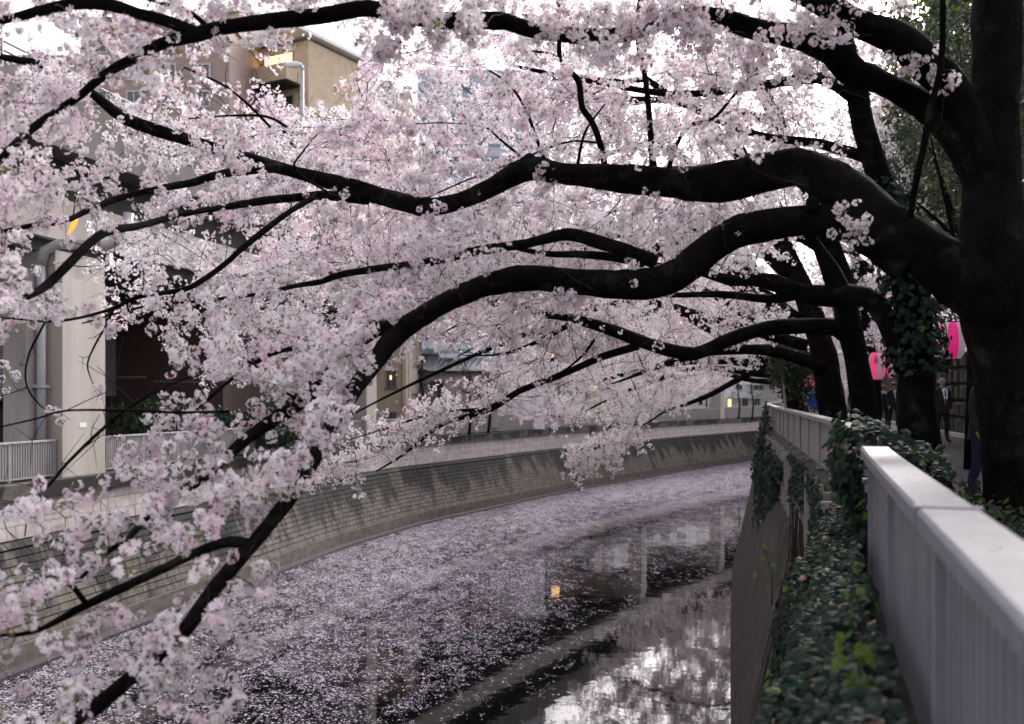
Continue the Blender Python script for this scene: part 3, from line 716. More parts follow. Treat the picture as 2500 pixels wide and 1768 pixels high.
# beige apartment block top left, above the expressway
def rot_building():
    c = Vector((-20.5, 74, ZL)); g = empty('apartment_block', c, 'beige rough-faced apartment block with lit balconies above the expressway', 'apartment block', rz=math.radians(-28))
    R = Matrix.Rotation(math.radians(-28), 3, 'Z')
    def bx(name, ctr, size, mt, par=g):
        mb = MB(); mb.box(c + R @ Vector(ctr), size, np.array(R)); return mb.build(name, M[mt], par)
    H = 28.6
    bx('wall', (-1, 0, H / 2), (11, 9, H), 'beige'); bx('side_wing', (6.7, 1.5, (H - 2) / 2), (4.35, 8, H - 2), 'beige')
    bx('roof', (-1, 0, H + .16), (11.6, 9.6, .3), 'concrete_light'); bx('roof_slab', (6.6, .5, H - 1.6), (5.4, 9.6, .25), 'white')
    for k in range(7):
        z = H - 4.5 - k * 3.0
        b_ = bx('balcony', (6.4, -3.4, z), (4.2, 1.8, 1.1), 'beige'); bx('soffit', (6.4, -3.4, z - .62), (4.0, 1.6, .1), 'dark', b_)
        w_ = bx('window', (6.3, -2.51, z + 1.2), (2.6, .08, 1.5), 'frame'); bx('pane', (6.3, -2.56, z + 1.2), (2.4, .06, 1.3), 'lamp_warm' if k < 1 else 'pane', w_)
        for dx in (-4.6, -1.6, 1.6):
            w_ = bx('window', (dx, -4.52, z + .5), (.95, .1, 1.7), 'frame'); bx('pane', (dx, -4.57, z + .5), (.8, .06, 1.5), 'pane_blue', w_)
    return g
rot_building()
# brown tiled mid-rise at upper left
g = building('brown_building', 'brown tiled mid-rise behind the expressway at upper left', 200, 560, 60, 62, 10, 'brown')
for r in range(5):
    for c in range(4): window(g, 225 + c * 84, 90 + r * 66, 262 + c * 84, 130 + r * 66, 62, 'pane', 'frame_w', 1, False)
g = building('grey_building', 'grey apartment building behind the top left blossom', -700, 190, 150, 70, 10, 'concrete')
for r in range(4):
    for c in range(8): window(g, -650 + c * 100, 180 + r * 66, -600 + c * 100, 222 + r * 66, 70, 'pane', 'frame_w', 1, False)
g = building('cream_block', 'cream building right of the apartment block with a small roof hut', 830, 1000, 235, 120, 12, 'beige_pale')
mb = MB(); mb.box(P(930, 222, 121), (3.6, 3, 1.6)); mb.build('roof_hut', M['concrete'], g)
for r in range(6):
    for c in range(3): window(g, 850 + c * 50, 262 + r * 46, 872 + c * 50, 284 + r * 46, 120, 'pane', 'frame_w', 0, False)

# street light on the expressway
sl = empty('street_lamp', P(736, 420, 52), 'tall grey street lamp rising before the beige apartment block', 'street lamp')
a, b = P(736, 440, 52), P(738, 172, 52); mb = MB(); mb.tube([a, b], [.13, .09], 10); mb.build('pole', M['pipe'], sl, smooth=True)
mb = MB(); mb.tube([b, b + Vector((0, 0, .2)), P(728, 158, 52), P(716, 156, 52)], [.09, .08, .07, .05], 8); mb.build('arm', M['pipe'], sl, smooth=True)
mb = MB(); h = P(716, 158, 52); mb.tube([h + Vector((.45, 0, .03)), h + Vector((.2, 0, 0)), h + Vector((-.2, 0, 0)), h + Vector((-.42, 0, .03))], [.06, .17, .17, .07], 10); mb.build('lamp_head', M['white'], sl, smooth=True)
# orange lamps at left
for (px, py, D, mt, lab) in ((177, 551, 28.3, 'lamp_orange', 'slanting orange light glowing beside the curved drainpipe at the left'), (184, 42, 45, 'lamp_orange', 'small orange light glinting through blossom near the top left corner'),
                            (1638, 975, 110, 'lamp_red', 'small red lamp glowing above the far balustrade'), (1356, 868, 90, 'lamp_warm', 'bright warm sign light glowing through the middle blossom')):
    r = empty('lamp', P(px, py, D), lab, 'lamp'); c = P(px, py, D); k = D / 34
    mb = MB()
    if mt == 'lamp_orange': mb.tube([c + Vector((.13, 0, .28)), c + Vector((.04, 0, .05)), c + Vector((-.12, 0, -.26))], [.03, .075, .03], 8)
    elif mt == 'lamp_red': mb.tube([c + Vector((0, 0, .4)), c + Vector((0, 0, .15)), c - Vector((0, 0, .15)), c - Vector((0, 0, .4))], [.15, .35, .35, .15], 10)
    else: mb.box(c, (.7, .3, .8))
    mb.build('bulb', M[mt], r, smooth=True)
    mb = MB(); mb.bar(c + Vector((0, .05, .25)), c + Vector((0, .25, .9)), .04, .04); mb.build('bracket', M['black'], r)

# ------------------------------------------------------------------ blossom prototypes (drawn again and again by geometry nodes)
def flower(mb, c, n, r, rr, detail=True, pm=0):
    n = Vector(n).normalized(); u = n.cross(Vector((.3, .5, .81))).normalized(); v = n.cross(u); a0 = rr.uniform(0, 6.28)
    for k in range(5):
        a = a0 + k * 1.2566; d = u * math.cos(a) + v * math.sin(a); e = v * math.cos(a) - u * math.sin(a)
        cup = .28 + rr.uniform(-.12, .2)
        p0 = c + n * .001; p1 = c + d * r * .62 + e * r * .36 + n * r * cup * .75; p3 = c + d * r * .62 - e * r * .36 + n * r * cup * .75
        p2 = c + d * r + n * r * cup
        if detail:
            q1 = c + d * r * 1.02 + e * r * .14 + n * r * cup; q2 = c + d * r * 1.02 - e * r * .14 + n * r * cup; p2 = c + d * r * .93 + n * r * cup
            mb.add([p0, p1, q1, p2, q2, p3], [(0, 1, 2, 3), (0, 3, 4, 5)], pm)
        else: mb.add([p0, p1, p2, p3], [(0, 1, 2, 3)], pm)
def leaf(mb, a, d, L, rr, mi):
    d = Vector(d).normalized(); s_ = d.cross(Vector((rr.normal(), rr.normal(), rr.normal()))).normalized() * L * .24; nn = d.cross(s_).normalized() * L * .08
    mb.add([a, a + d * L * .45 + s_ + nn, a + d * L, a + d * L * .45 - s_ + nn, a + d * L * .5], [(0, 1, 4), (1, 2, 4), (2, 3, 4), (3, 0, 4)], mi)
def pompom(mb, c, rr, nf, R, detail, leaves):
    c = Vector(c)
    for k in range(nf):
        d = Vector(rr.normal(size=3)).normalized(); tip = c + d * R * rr.uniform(.75, 1.05)
        flower(mb, tip, (d + Vector(rr.normal(size=3)) * .35), R * rr.uniform(.46, .58), rr, detail)
        if detail or k % 3 == 0:
            s_ = d.cross(Vector((0, 0, 1.01))).normalized() * .0011; mb.add([c - s_, c + s_, tip], [(0, 1, 2)], 1)
            if detail: mb.add([tip - d * .016 - s_ * 4, tip - d * .016 + s_ * 4, tip + d * .002], [(0, 1, 2)], 1)
    for k in range(leaves): leaf(mb, c, rr.normal(size=3) + np.array([0, 0, .8]), R * rr.uniform(.9, 1.4), rr, 2)
protos = bpy.data.collections.new("blossom_prototypes"); sprays = bpy.data.collections.new("spray_prototypes")
pm_ = [M['petal'], M['calyx'], M['young'], M['twig']]
def unlinked(mb, name, mats, coll):
    me = bpy.data.meshes.new(name); me.from_pydata([tuple(v) for a in mb.v for v in a], [], mb.f)
    for m_ in mats: me.materials.append(m_)
    me.polygons.foreach_set('material_index', mb.m); me.update()
    o = bpy.data.objects.new(name, me); coll.objects.link(o); return o
for k in range(7):
    rr = np.random.default_rng(100 + k); mb = MB(); pompom(mb, (0, 0, 0), rr, [9, 11, 8, 12, 10, 7, 2][k], [.037, .040, .034, .044, .038, .036, .03][k], True, [0, 0, 1, 0, 1, 2, 5][k])
    unlinked(mb, 'bloom_%d' % k, pm_, protos)
for k in range(5):
    rr = np.random.default_rng(200 + k); mb = MB(); ns = 15
    mb.tube([(0, 0, 0), (.2, .02, .02), (.42, -.02, .01), (.62, .0, -.03)], [.006, .005, .004, .002], 3, mi=3)
    for j in range(4):
        x0 = rr.uniform(.05, .5); e = Vector((x0, 0, 0)) + Vector((rr.uniform(.08, .25), rr.normal() * .14, rr.normal() * .10)); mb.tube([(x0, 0, .01), e], [.003, .0015], 3, mi=3)
    for j in range(ns):
        c = (rr.uniform(.03, .66), rr.normal() * .10, rr.normal() * .075); pompom(mb, c, rr, 7, .042, False, 1 if j % 4 == 0 else 0)
    unlinked(mb, 'spray_%d' % k, pm_, sprays)

def scatter_tree(coll, name):
    ng = bpy.data.node_groups.new(name, 'GeometryNodeTree')
    ng.interface.new_socket('Geometry', in_out='INPUT', socket_type='NodeSocketGeometry'); ng.interface.new_socket('Geometry', in_out='OUTPUT', socket_type='NodeSocketGeometry')
    i = ng.nodes.new('NodeGroupInput'); o = ng.nodes.new('NodeGroupOutput'); ins = ng.nodes.new('GeometryNodeInstanceOnPoints')
    ci = ng.nodes.new('GeometryNodeCollectionInfo'); ci.inputs['Collection'].default_value = coll; ci.inputs['Separate Children'].default_value = True; ci.inputs['Reset Children'].default_value = True
    def att(n_, ty):
        a = ng.nodes.new('GeometryNodeInputNamedAttribute'); a.data_type = ty; a.inputs['Name'].default_value = n_; return a.outputs['Attribute']
    ng.links.new(i.outputs[0], ins.inputs['Points']); ng.links.new(ci.outputs[0], ins.inputs['Instance']); ins.inputs['Pick Instance'].default_value = True
    ng.links.new(att('pick', 'INT'), ins.inputs['Instance Index']); ng.links.new(att('rot', 'FLOAT_VECTOR'), ins.inputs['Rotation']); ng.links.new(att('scl', 'FLOAT'), ins.inputs['Scale'])
    ng.links.new(ins.outputs[0], o.inputs[0]); return ng
NG_BLOOM = scatter_tree(protos, 'scatter_blossom'); NG_SPRAY = scatter_tree(sprays, 'scatter_sprays')
def scatter(name, pts, rots, scls, picks, ng, parent, kind='stuff'):
    me = bpy.data.meshes.new(name); p = np.array(pts, float)
    if parent is not None: p = p - np.array(parent_matrix(parent).translation)
    me.from_pydata(p.tolist(), [], [])
    me.attributes.new('rot', 'FLOAT_VECTOR', 'POINT').data.foreach_set('vector', np.array(rots, np.float32).ravel())
    me.attributes.new('scl', 'FLOAT', 'POINT').data.foreach_set('value', np.array(scls, np.float32))
    me.attributes.new('pick', 'INT', 'POINT').data.foreach_set('value', np.array(picks, np.int32))
    o = bpy.data.objects.new(name, me); C.objects.link(o)
    if parent is not None: o.parent = parent
    md = o.modifiers.new('scatter', 'NODES'); md.node_group = ng
    if kind: o['kind'] = kind
    return o

# ------------------------------------------------------------------ trees
def inside(poly, x, y):
    c = False; n = len(poly); j = n - 1
    for i in range(n):
        xi, yi = poly[i]; xj, yj = poly[j]
        if (yi > y) != (yj > y) and x < (xj - xi) * (y - yi) / (yj - yi) + xi: c = not c
        j = i
    return c
# open places in the crowns: (outline, how much blossom is left there)
GAPS_NEAR = [([(-200, 1040), (760, 1040), (760, 1270), (300, 1500), (-200, 1500)], .72),([(150, 505), (205, 505), (205, 600), (145, 600)], .1), ([(600, 1050), (860, 1030), (870, 1090), (640, 1110)], .35),([(130, 545), (430, 560), (760, 525), (740, 640), (420, 690), (90, 690)], .22), ([(110, 320), (240, 320), (240, 400), (110, 400)], .25), ([(262, 740), (400, 760), (400, 830), (262, 830)], .3),([(700, 55), (800, 40), (850, 90), (800, 180), (700, 140)], .12), ([(490, 110), (830, 130), (830, 300), (620, 310), (500, 260)], .15), ([(2130, 130), (2300, -100), (2800, -100), (2800, 600), (2000, 520), (1960, 300)], .10), ([(1830, 230), (2100, 220), (2100, 500), (1900, 400)], .5),
    ([(60, 800), (110, 790), (262, 800), (272, 1060), (232, 1150), (60, 1210), (-50, 1230), (-50, 850)], .02),
    ([(262, 810), (395, 830), (400, 900), (400, 1000), (320, 1040), (262, 1060)], .03),
    ([(400, 900), (500, 900), (620, 950), (600, 1000), (420, 1010)], .25),
    ([(90, 620), (420, 560), (480, 640), (260, 740), (90, 700)], .45),
    ([(900, 760), (1020, 800), (1250, 700), (1700, 720), (3000, 700), (3000, 2400), (500, 2400), (700, 1240), (790, 1120), (860, 1000)], .0),
    ([(1900, 480), (3000, 300), (3000, 2400), (1800, 2400), (1700, 720)], .03),
    ([(-100, 1480), (60, 1480), (180, 1440), (260, 1400), (400, 1330), (560, 1270), (700, 1240), (620, 1500), (480, 1800), (-100, 1800)], .30),
    ([(1290, 440), (1900, 440), (2000, 500), (1900, 530), (1650, 640), (1290, 650)], .45), ([(1330, 200), (1700, 180), (1900, 330), (1330, 390)], .7)]
GAPS_FAR = [([(1000, 850), (1120, 835), (1220, 870), (1190, 960), (1010, 1010)], .04), ([(860, 860), (1010, 840), (1010, 1040), (860, 1040)], .10),
    ([(480, 90), (700, 40), (860, 40), (900, 140), (850, 280), (500, 280)], .10), ([(940, 180), (1060, 180), (1060, 260), (940, 280)], .15),
    ([(1440, 240), (1560, 200), (1600, 420), (1450, 420)], .75), ([(1040, 1045), (1150, 1035), (1230, 1000), (1240, 1075), (1060, 1110)], .1), ([(1100, 400), (1260, 390), (1200, 450), (1080, 460)], .2)]
RIVER_LINE = [(-400, 1250), (300, 1230), (700, 1180), (880, 1160), (1000, 1095), (1050, 1060), (1120, 1040), (1230, 1010), (1260, 1070), (1350, 1050), (1390, 1175), (1500, 1140), (1570, 1070), (1680, 985), (1760, 945), (1850, 905), (1960, 880), (2600, 800)]
rlx = [a for a, _ in RIVER_LINE]; rly = [b for _, b in RIVER_LINE]
def proj(p):
    if p[1] < .5: return None
    return 1250 + p[0] / p[1] * F, 966 - (p[2] - CAMZ) / p[1] * F
def keep(p, near, r=rng):
    q = proj(p)
    if q is None or q[0] < -200 or q[0] > 2700 or q[1] < -200 or q[1] > 1900: return True
    k = 1.0
    for poly, v in (GAPS_NEAR if near else GAPS_FAR):
        if inside(poly, *q): k = min(k, v)
    if not near and q[1] > np.interp(q[0], rlx, rly) - 12 and q[0] < 2000: k = 0
    return r.random() < k
THICK = []
def add_thick(Q, rmin):
    for q in Q:
        for v in q:
            if v[3] > rmin and v[1] > 1: THICK.append((1250 + v[0] / v[1] * F, 966 - (v[2] - CAMZ) / v[1] * F, v[3] / v[1] * F, v[1]))
def covers(p, r, prob=.95, margin=.03):
    q = proj(p)
    if q is None or not THICK: return False
    T = THICK_A[0] if THICK_A and len(THICK_A[0]) == len(THICK) else None
    if T is None: THICK_A[:] = [np.array(THICK)]; T = THICK_A[0]
    d = np.hypot(T[:, 0] - q[0], T[:, 1] - q[1]); m = (d < T[:, 2] + margin / p[1] * F) & (p[1] < T[:, 3] + .02)
    return bool(m.any()) and r.random() < prob
THICK_A = []
def px_limb(pts):
    return [(*P(a, b, d), r) for a, b, d, r in pts]
def grow(root, limbs, attractors, twig_sides=3, tipr=.0018, tw_scale=1.0, name='twigs'):
    """join every attractor to the nearest wood with a bent tapering twig; returns (tip, direction, length, twig points)."""
    nodes = []; nr = []
    for L in limbs:
        for q in L: nodes.append(q[:3]); nr.append(q[3])
    nodes = np.array(nodes); nr = list(nr)
    att = np.array(attractors)
    # order by distance to the skeleton
    kd = KDTree(len(nodes))
    for i, v in enumerate(nodes): kd.insert(v, i)
    kd.balance()
    dist = np.array([kd.find(a)[2] for a in att]); order = np.argsort(dist)
    nodes = [Vector(v) for v in nodes]; extra = []; mb = MB(); res = []
    since = 0
    for oi in order:
        a = Vector(att[oi]); co, idx, d = kd.find(a)
        best, bd = idx, d
        if extra:
            ev = np.array([nodes[e][:] for e in extra]); dd = np.linalg.norm(ev - np.array(a), axis=1) * 1.05; j = int(dd.argmin())
            if dd[j] < bd: best, bd = extra[j], dd[j]
        p = nodes[best]; L = (a - p).length
        if L < .03 or L > 3.5: continue
        # leave the parent at an angle: bend sideways and droop or rise a little
        side = Vector(rng.normal(size=3)); side -= side.dot(a - p) / (L * L) * (a - p)
        m1 = p.lerp(a, .35) + side.normalized() * L * .10 * rng.uniform(.2, 1) + Vector((0, 0, -.05 * L)); m2 = p.lerp(a, .7) + side.normalized() * L * .07 * rng.uniform(0, 1)
        r0 = min(nr[best] * .62, (.0035 + .0060 * L) * tw_scale); r1 = tipr * tw_scale
        pts = [p, m1, m2, a]
        pts5 = [p]; 
        for u in (.25, .5, .75):
            pts5.append(p * (1 - u) ** 3 + m1 * 3 * u * (1 - u) ** 2 + m2 * 3 * u * u * (1 - u) + a * u ** 3 + Vector(rng.normal(size=3)) * L * .012)
        pts5.append(a); rad = [r0 + (r1 - r0) * u for u in (0, .25, .5, .75, 1)]
        mb.tube(pts5, rad, twig_sides, cap=False)
        for u, q, rr_ in zip((.25, .5, .75, 1), pts5[1:], rad[1:]):
            nodes.append(q); nr.append(rr_ * 1.25); extra.append(len(nodes) - 1)
        res.append(pts5)
        since += 1
        if since > 160:
            kd = KDTree(len(nodes))
            for i, v in enumerate(nodes): kd.insert(v, i)
            kd.balance(); extra = []; since = 0
    mb.build(name, M['twig'], root, kind='stuff')
    return res
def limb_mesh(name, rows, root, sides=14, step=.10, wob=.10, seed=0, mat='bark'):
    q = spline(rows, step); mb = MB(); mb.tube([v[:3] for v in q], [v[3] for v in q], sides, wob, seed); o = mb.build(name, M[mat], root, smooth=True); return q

def fill(n, seed, poly, D0, D1):
    r_ = np.random.default_rng(seed); xs = [a for a, _ in poly]; ys = [b for _, b in poly]; o_ = []
    while len(o_) < n:
        x, y = r_.uniform(min(xs), max(xs)), r_.uniform(min(ys), max(ys))
        if inside(poly, x, y): o_.append((x, y, r_.uniform(D0, D1)))
    return o_
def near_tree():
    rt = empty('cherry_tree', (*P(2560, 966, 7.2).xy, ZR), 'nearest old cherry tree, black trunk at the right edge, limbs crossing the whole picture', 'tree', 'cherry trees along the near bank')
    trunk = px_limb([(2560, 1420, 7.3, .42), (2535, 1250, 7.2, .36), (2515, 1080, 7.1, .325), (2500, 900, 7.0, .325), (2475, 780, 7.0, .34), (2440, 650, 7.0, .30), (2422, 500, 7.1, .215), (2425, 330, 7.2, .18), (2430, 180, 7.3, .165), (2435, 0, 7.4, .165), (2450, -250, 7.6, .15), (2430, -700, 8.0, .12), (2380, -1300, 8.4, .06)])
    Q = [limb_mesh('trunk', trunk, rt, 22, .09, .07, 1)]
    S = {}
    S['main'] = [(2530, 930, 7.0, .26), (2465, 800, 6.95, .24), (2375, 700, 6.9, .215), (2255, 612, 6.95, .185), (2135, 525, 7.1, .165), (2040, 450, 7.3, .15), (1950, 405, 7.5, .137), (1860, 425, 7.6, .145), (1760, 447, 7.8, .14), (1650, 445, 8.0, .13), (1560, 438, 8.1, .12), (1460, 432, 8.3, .105), (1370, 425, 8.4, .10), (1290, 412, 8.6, .105), (1220, 445, 8.8, .085), (1140, 485, 9, .08), (1050, 507, 9.1, .075), (960, 487, 9.3, .08), (860, 458, 9.5, .085), (760, 432, 9.6, .07), (665, 405, 9.6, .06), (560, 372, 9.5, .055), (470, 345, 9.3, .055), (380, 318, 9.1, .052), (300, 287, 8.9, .048), (238, 238, 8.7, .042), (180, 200, 8.5, .035), (110, 160, 8.3, .033), (0, 138, 8.0, .028), (-150, 90, 7.8, .02)]
    S['low'] = [(2220, 640, 6.95, .15), (2150, 590, 7.0, .145), (2080, 555, 7.1, .135), (1990, 540, 7.2, .125), (1900, 545, 7.3, .12), (1810, 560, 7.4, .115), (1735, 605, 7.5, .115), (1670, 660, 7.6, .12), (1600, 692, 7.6, .11), (1520, 695, 7.6, .105), (1400, 685, 7.6, .095), (1290, 680, 7.6, .095), (1190, 697, 7.5, .09), (1100, 733, 7.4, .085), (1020, 778, 7.2, .075), (950, 835, 7.0, .07), (905, 900, 6.7, .055), (870, 945, 6.4, .05), (820, 1020, 6.0, .045), (775, 1100, 5.7, .045), (748, 1150, 5.5, .043), (700, 1225, 5.3, .043), (638, 1305, 5.1, .042), (583, 1368, 4.9, .037), (504, 1463, 4.7, .034), (453, 1534, 4.5, .034), (390, 1595, 4.4, .032), (323, 1652, 4.3, .032), (197, 1758, 4.1, .03), (60, 1860, 3.9, .025)]
    S['low2'] = [(985, 800, 7.1, .065), (920, 800, 7.1, .065), (870, 840, 7.0, .06), (830, 880, 6.9, .055), (768, 946, 6.8, .055), (709, 997, 6.6, .05), (640, 1045, 6.4, .042), (591, 1080, 6.2, .036), (540, 1130, 6.0, .03), (465, 1187, 5.8, .027), (398, 1230, 5.6, .025), (355, 1266, 5.4, .022), (315, 1313, 5.3, .018), (268, 1345, 5.2, .013), (197, 1412, 5.1, .009)]
    S['low3'] = [(606, 1330, 5.0, .030), (560, 1322, 4.95, .027), (500, 1340, 4.9, .025), (414, 1380, 4.8, .024), (330, 1420, 4.7, .023), (256, 1455, 4.65, .021), (177, 1494, 4.6, .019), (106, 1534, 4.5, .013), (40, 1550, 4.45, .010), (-60, 1550, 4.4, .008)]
    S['low4'] = [(213, 1478, 4.62, .014), (181, 1435, 4.6, .012), (146, 1412, 4.55, .010), (110, 1408, 4.5, .006)]
    S['x'] = [(900, 485, 9.4, .055), (840, 480, 9.3, .045), (780, 477, 9.2, .040), (700, 485, 9.0, .037), (630, 493, 8.8, .035), (532, 508, 8.5, .03), (461, 520, 8.2, .027), (400, 535, 7.9, .026), (339, 552, 7.4, .027), (268, 563, 6.9, .028), (221, 591, 6.6, .030), (177, 634, 6.4, .030), (118, 694, 6.2, .028), (67, 725, 6.0, .022), (16, 749, 5.9, .017), (-80, 800, 5.8, .012)]
    S['w2'] = [(680, 410, 9.5, .045), (591, 418, 9.3, .04), (520, 430, 9.1, .035), (473, 445, 9.0, .032), (380, 462, 8.7, .028), (300, 481, 8.4, .026), (225, 510, 8.0, .026), (157, 540, 7.6, .022), (80, 550, 7.3, .018), (0, 567, 7.1, .014), (-100, 590, 7.0, .01)]
    S['y'] = [(770, 478, 9.15, .03), (715, 512, 8.8, .028), (670, 544, 8.6, .027), (591, 607, 8.3, .026), (555, 640, 8.2, .025), (492, 686, 8.0, .023), (445, 708, 7.9, .020), (339, 725, 7.7, .017), (276, 753, 7.6, .013), (189, 777, 7.5, .010), (118, 785, 7.5, .009), (40, 779, 7.4, .006), (-60, 770, 7.4, .004)]
    S['yh'] = [(110, 787, 7.5, .009), (90, 825, 7.45, .0085), (73, 859, 7.45, .008), (62, 907, 7.45, .008), (66, 945, 7.4, .0075), (84, 975, 7.4, .007), (106, 997, 7.4, .005)]
    S['yh2'] = [(276, 753, 7.6, .011), (262, 790, 7.55, .009), (240, 828, 7.5, .008), (219, 870, 7.5, .007), (214, 900, 7.5, .006), (228, 940, 7.5, .003)]
    S['z'] = [(1600, 640, 7.65, .065), (1549, 617, 7.7, .055), (1480, 597, 7.8, .055), (1391, 573, 7.9, .05), (1324, 585, 8.0, .042), (1273, 597, 8.1, .040), (1200, 606, 8.1, .038), (1123, 622, 8.1, .036), (1036, 643, 8.0, .034), (946, 652, 8.0, .028), (835, 670, 7.9, .027), (780, 688, 7.9, .025), (721, 698, 7.8, .022), (650, 716, 7.8, .018), (560, 727, 7.7, .014), (473, 737, 7.7, .012), (378, 745, 7.6, .009), (315, 757, 7.6, .008), (200, 790, 7.5, .005)]
    S['z2'] = [(1570, 640, 7.7, .04), (1500, 628, 7.9, .035), (1420, 622, 8.1, .032), (1336, 620, 8.3, .025), (1230, 600, 8.5, .015)]
    S['up1'] = [(1478, 415, 8.3, .036), (1470, 370, 8.3, .030), (1455, 320, 8.2, .027), (1440, 290, 8.2, .026), (1421, 262, 8.15, .025), (1415, 205, 8.1, .024), (1400, 180, 8.05, .022), (1368, 145, 8.0, .020), (1365, 60, 7.8, .016), (1360, -80, 7.6, .012)]
    S['up1b'] = [(1372, 150, 8.0, .014), (1345, 132, 7.9, .012), (1300, 126, 7.8, .009), (1255, 122, 7.7, .006)]
    S['up2'] = [(1597, 425, 8.1, .034), (1590, 350, 8.05, .028), (1583, 260, 8.0, .024), (1575, 190, 7.9, .022), (1562, 120, 7.8, .022), (1555, 60, 7.7, .016), (1570, -60, 7.6, .01)]
    S['up3'] = [(1630, 425, 8.0, .022), (1645, 370, 7.9, .019), (1680, 310, 7.8, .016), (1740, 290, 7.6, .013), (1790, 235, 7.4, .012), (1850, 160, 7.2, .011), (1868, 115, 7.1, .009)]
    S['up4'] = [(1335, 405, 8.5, .018), (1310, 340, 8.5, .014), (1280, 260, 8.4, .012), (1235, 200, 8.4, .010), (1165, 155, 8.3, .007)]
    S['up5'] = [(1275, 385, 8.6, .012), (1220, 340, 8.6, .010), (1185, 312, 8.6, .008), (1120, 303, 8.6, .006), (1060, 300, 8.5, .005), (940, 310, 8.4, .004)]
    S['up6'] = [(1410, 402, 8.4, .014), (1420, 350, 8.4, .012), (1435, 310, 8.3, .010), (1480, 250, 8.2, .006)]
    S['long'] = [(1470, 350, 8.35, .010), (1400, 345, 8.3, .009), (1330, 365, 8.2, .009), (1260, 395, 8.1, .008), (1140, 440, 7.9, .007), (1060, 475, 7.8, .006), (985, 505, 7.7, .005)]
    S['top'] = [(2415, 470, 7.1, .17), (2350, 360, 7.1, .12), (2290, 290, 7.15, .10), (2230, 240, 7.2, .095), (2150, 200, 7.2, .09), (2075, 170, 7.2, .10), (2030, 125, 7.1, .09), (1955, 95, 7.1, .08), (1880, 78, 7.0, .075), (1836, 68, 6.9, .07), (1757, 43, 6.8, .06), (1687, 40, 6.7, .058), (1608, 58, 6.6, .055), (1549, 79, 6.6, .052), (1470, 90, 6.5, .052), (1371, 83, 6.5, .052), (1292, 72, 6.4, .054), (1233, 52, 6.4, .056), (1150, 50, 6.35, .05), (1083, 52, 6.3, .05), (977, 38, 6.25, .048), (900, 20, 6.2, .05), (847, 26, 6.2, .048), (749, 43, 6.1, .045), (650, 53, 6.0, .044), (532, 70, 5.9, .044), (485, 85, 5.85, .045), (394, 108, 5.8, .034), (323, 144, 5.75, .030), (256, 181, 5.7, .026), (197, 232, 5.65, .025), (130, 276, 5.6, .023), (59, 330, 5.5, .021), (0, 392, 5.45, .018), (-90, 480, 5.4, .012)]
    S['top2'] = [(490, 85, 5.85, .034), (440, 65, 5.8, .034), (394, 47, 5.8, .034), (335, 32, 5.75, .034), (276, 13, 5.7, .034), (197, 7, 5.65, .033), (118, 22, 5.6, .030), (55, 38, 5.55, .026), (0, 52, 5.5, .024), (-120, 90, 5.4, .018)]
    S['top3'] = [(520, 78, 5.9, .018), (490, 50, 5.9, .015), (450, 22, 5.85, .013), (400, 10, 5.8, .011), (330, -10, 5.7, .008)]
    S['crown1'] = [(2400, 420, 7.1, .14), (2340, 250, 7.05, .12), (2270, 165, 7.0, .11), (2210, 105, 6.9, .105), (2150, 75, 6.85, .10), (2092, 55, 6.8, .09), (2030, 20, 6.7, .08), (1960, -15, 6.6, .075), (1850, -60, 6.4, .065), (1650, -130, 6.2, .055), (1350, -180, 6.0, .045), (1000, -200, 5.8, .035), (600, -240, 5.6, .02)]
    S['crown2'] = [(2440, -60, 7.5, .13), (2300, -260, 7.2, .10), (2050, -430, 6.8, .08), (1700, -560, 6.4, .06), (1300, -640, 6.0, .04), (900, -700, 5.6, .02)]
    S['sucker'] = [(2222, 530, 6.75, .024), (2238, 433, 6.6, .023), (2256, 355, 6.5, .022), (2268, 276, 6.45, .022), (2290, 197, 6.4, .022), (2299, 138, 6.4, .020), (2302, 60, 6.35, .019), (2300, -80, 6.3, .017)]
    S['bare1'] = [(500, 905, 6.4, .004), (420, 938, 6.3, .006), (330, 985, 6.2, .009), (250, 1048, 6.1, .011), (165, 1130, 5.9, .010), (92, 1207, 5.8, .008), (-50, 1262, 5.7, .005)]
    S['bare2'] = [(92, 1205, 5.8, .006), (70, 1250, 5.8, .005), (60, 1310, 5.7, .003)]
    S['bare3'] = [(560, 1005, 6.3, .010), (420, 1007, 6.2, .008), (300, 1002, 6.1, .007), (160, 1003, 6.0, .0065), (90, 1022, 5.9, .006), (-10, 1045, 5.8, .004)]
    S['br5'] = [(930, 835, 6.9, .024), (900, 850, 6.8, .022), (640, 880, 6.7, .018), (560, 930, 6.5, .014)]
    S['b6'] = [(780, 1000, 6.6, .012), (700, 960, 6.4, .010), (640, 905, 6.2, .009), (570, 860, 6.1, .007), (530, 830, 6.0, .004)]
    S['b7'] = [(840, 855, 6.9, .022), (760, 850, 6.8, .02), (680, 858, 6.7, .016), (600, 900, 6.6, .014), (560, 930, 6.5, .012), (480, 1000, 6.3, .008)]
    S['b8'] = [(660, 310, 8.6, .012), (600, 250, 8.3, .010), (540, 205, 8.0, .010), (450, 165, 7.7, .007)]
    S['b9'] = [(700, 310, 8.8, .014), (650, 285, 8.6, .012), (560, 283, 8.4, .009), (460, 290, 8.2, .006)]
    S['b10'] = [(800, 470, 9.2, .012), (720, 415, 9.0, .010), (740, 370, 8.9, .008), (790, 310, 8.7, .005)]
    del S['br5']
    twigs_only = {'bare1', 'bare2', 'bare3'}
    LB = {}
    for i, (k, v) in enumerate(S.items()):
        rows = px_limb(v); mx_ = max(r_[3] for r_ in rows)
        q = limb_mesh('limb' if mx_ > .03 else 'branch', rows, rt, 16 if mx_ > .08 else 10 if mx_ > .03 else 7, .07 if mx_ > .08 else .05, .15 if mx_ > .03 else .10, 10 + i)
        LB[k] = q
        if k not in twigs_only and k != 'sucker': Q.append(q)
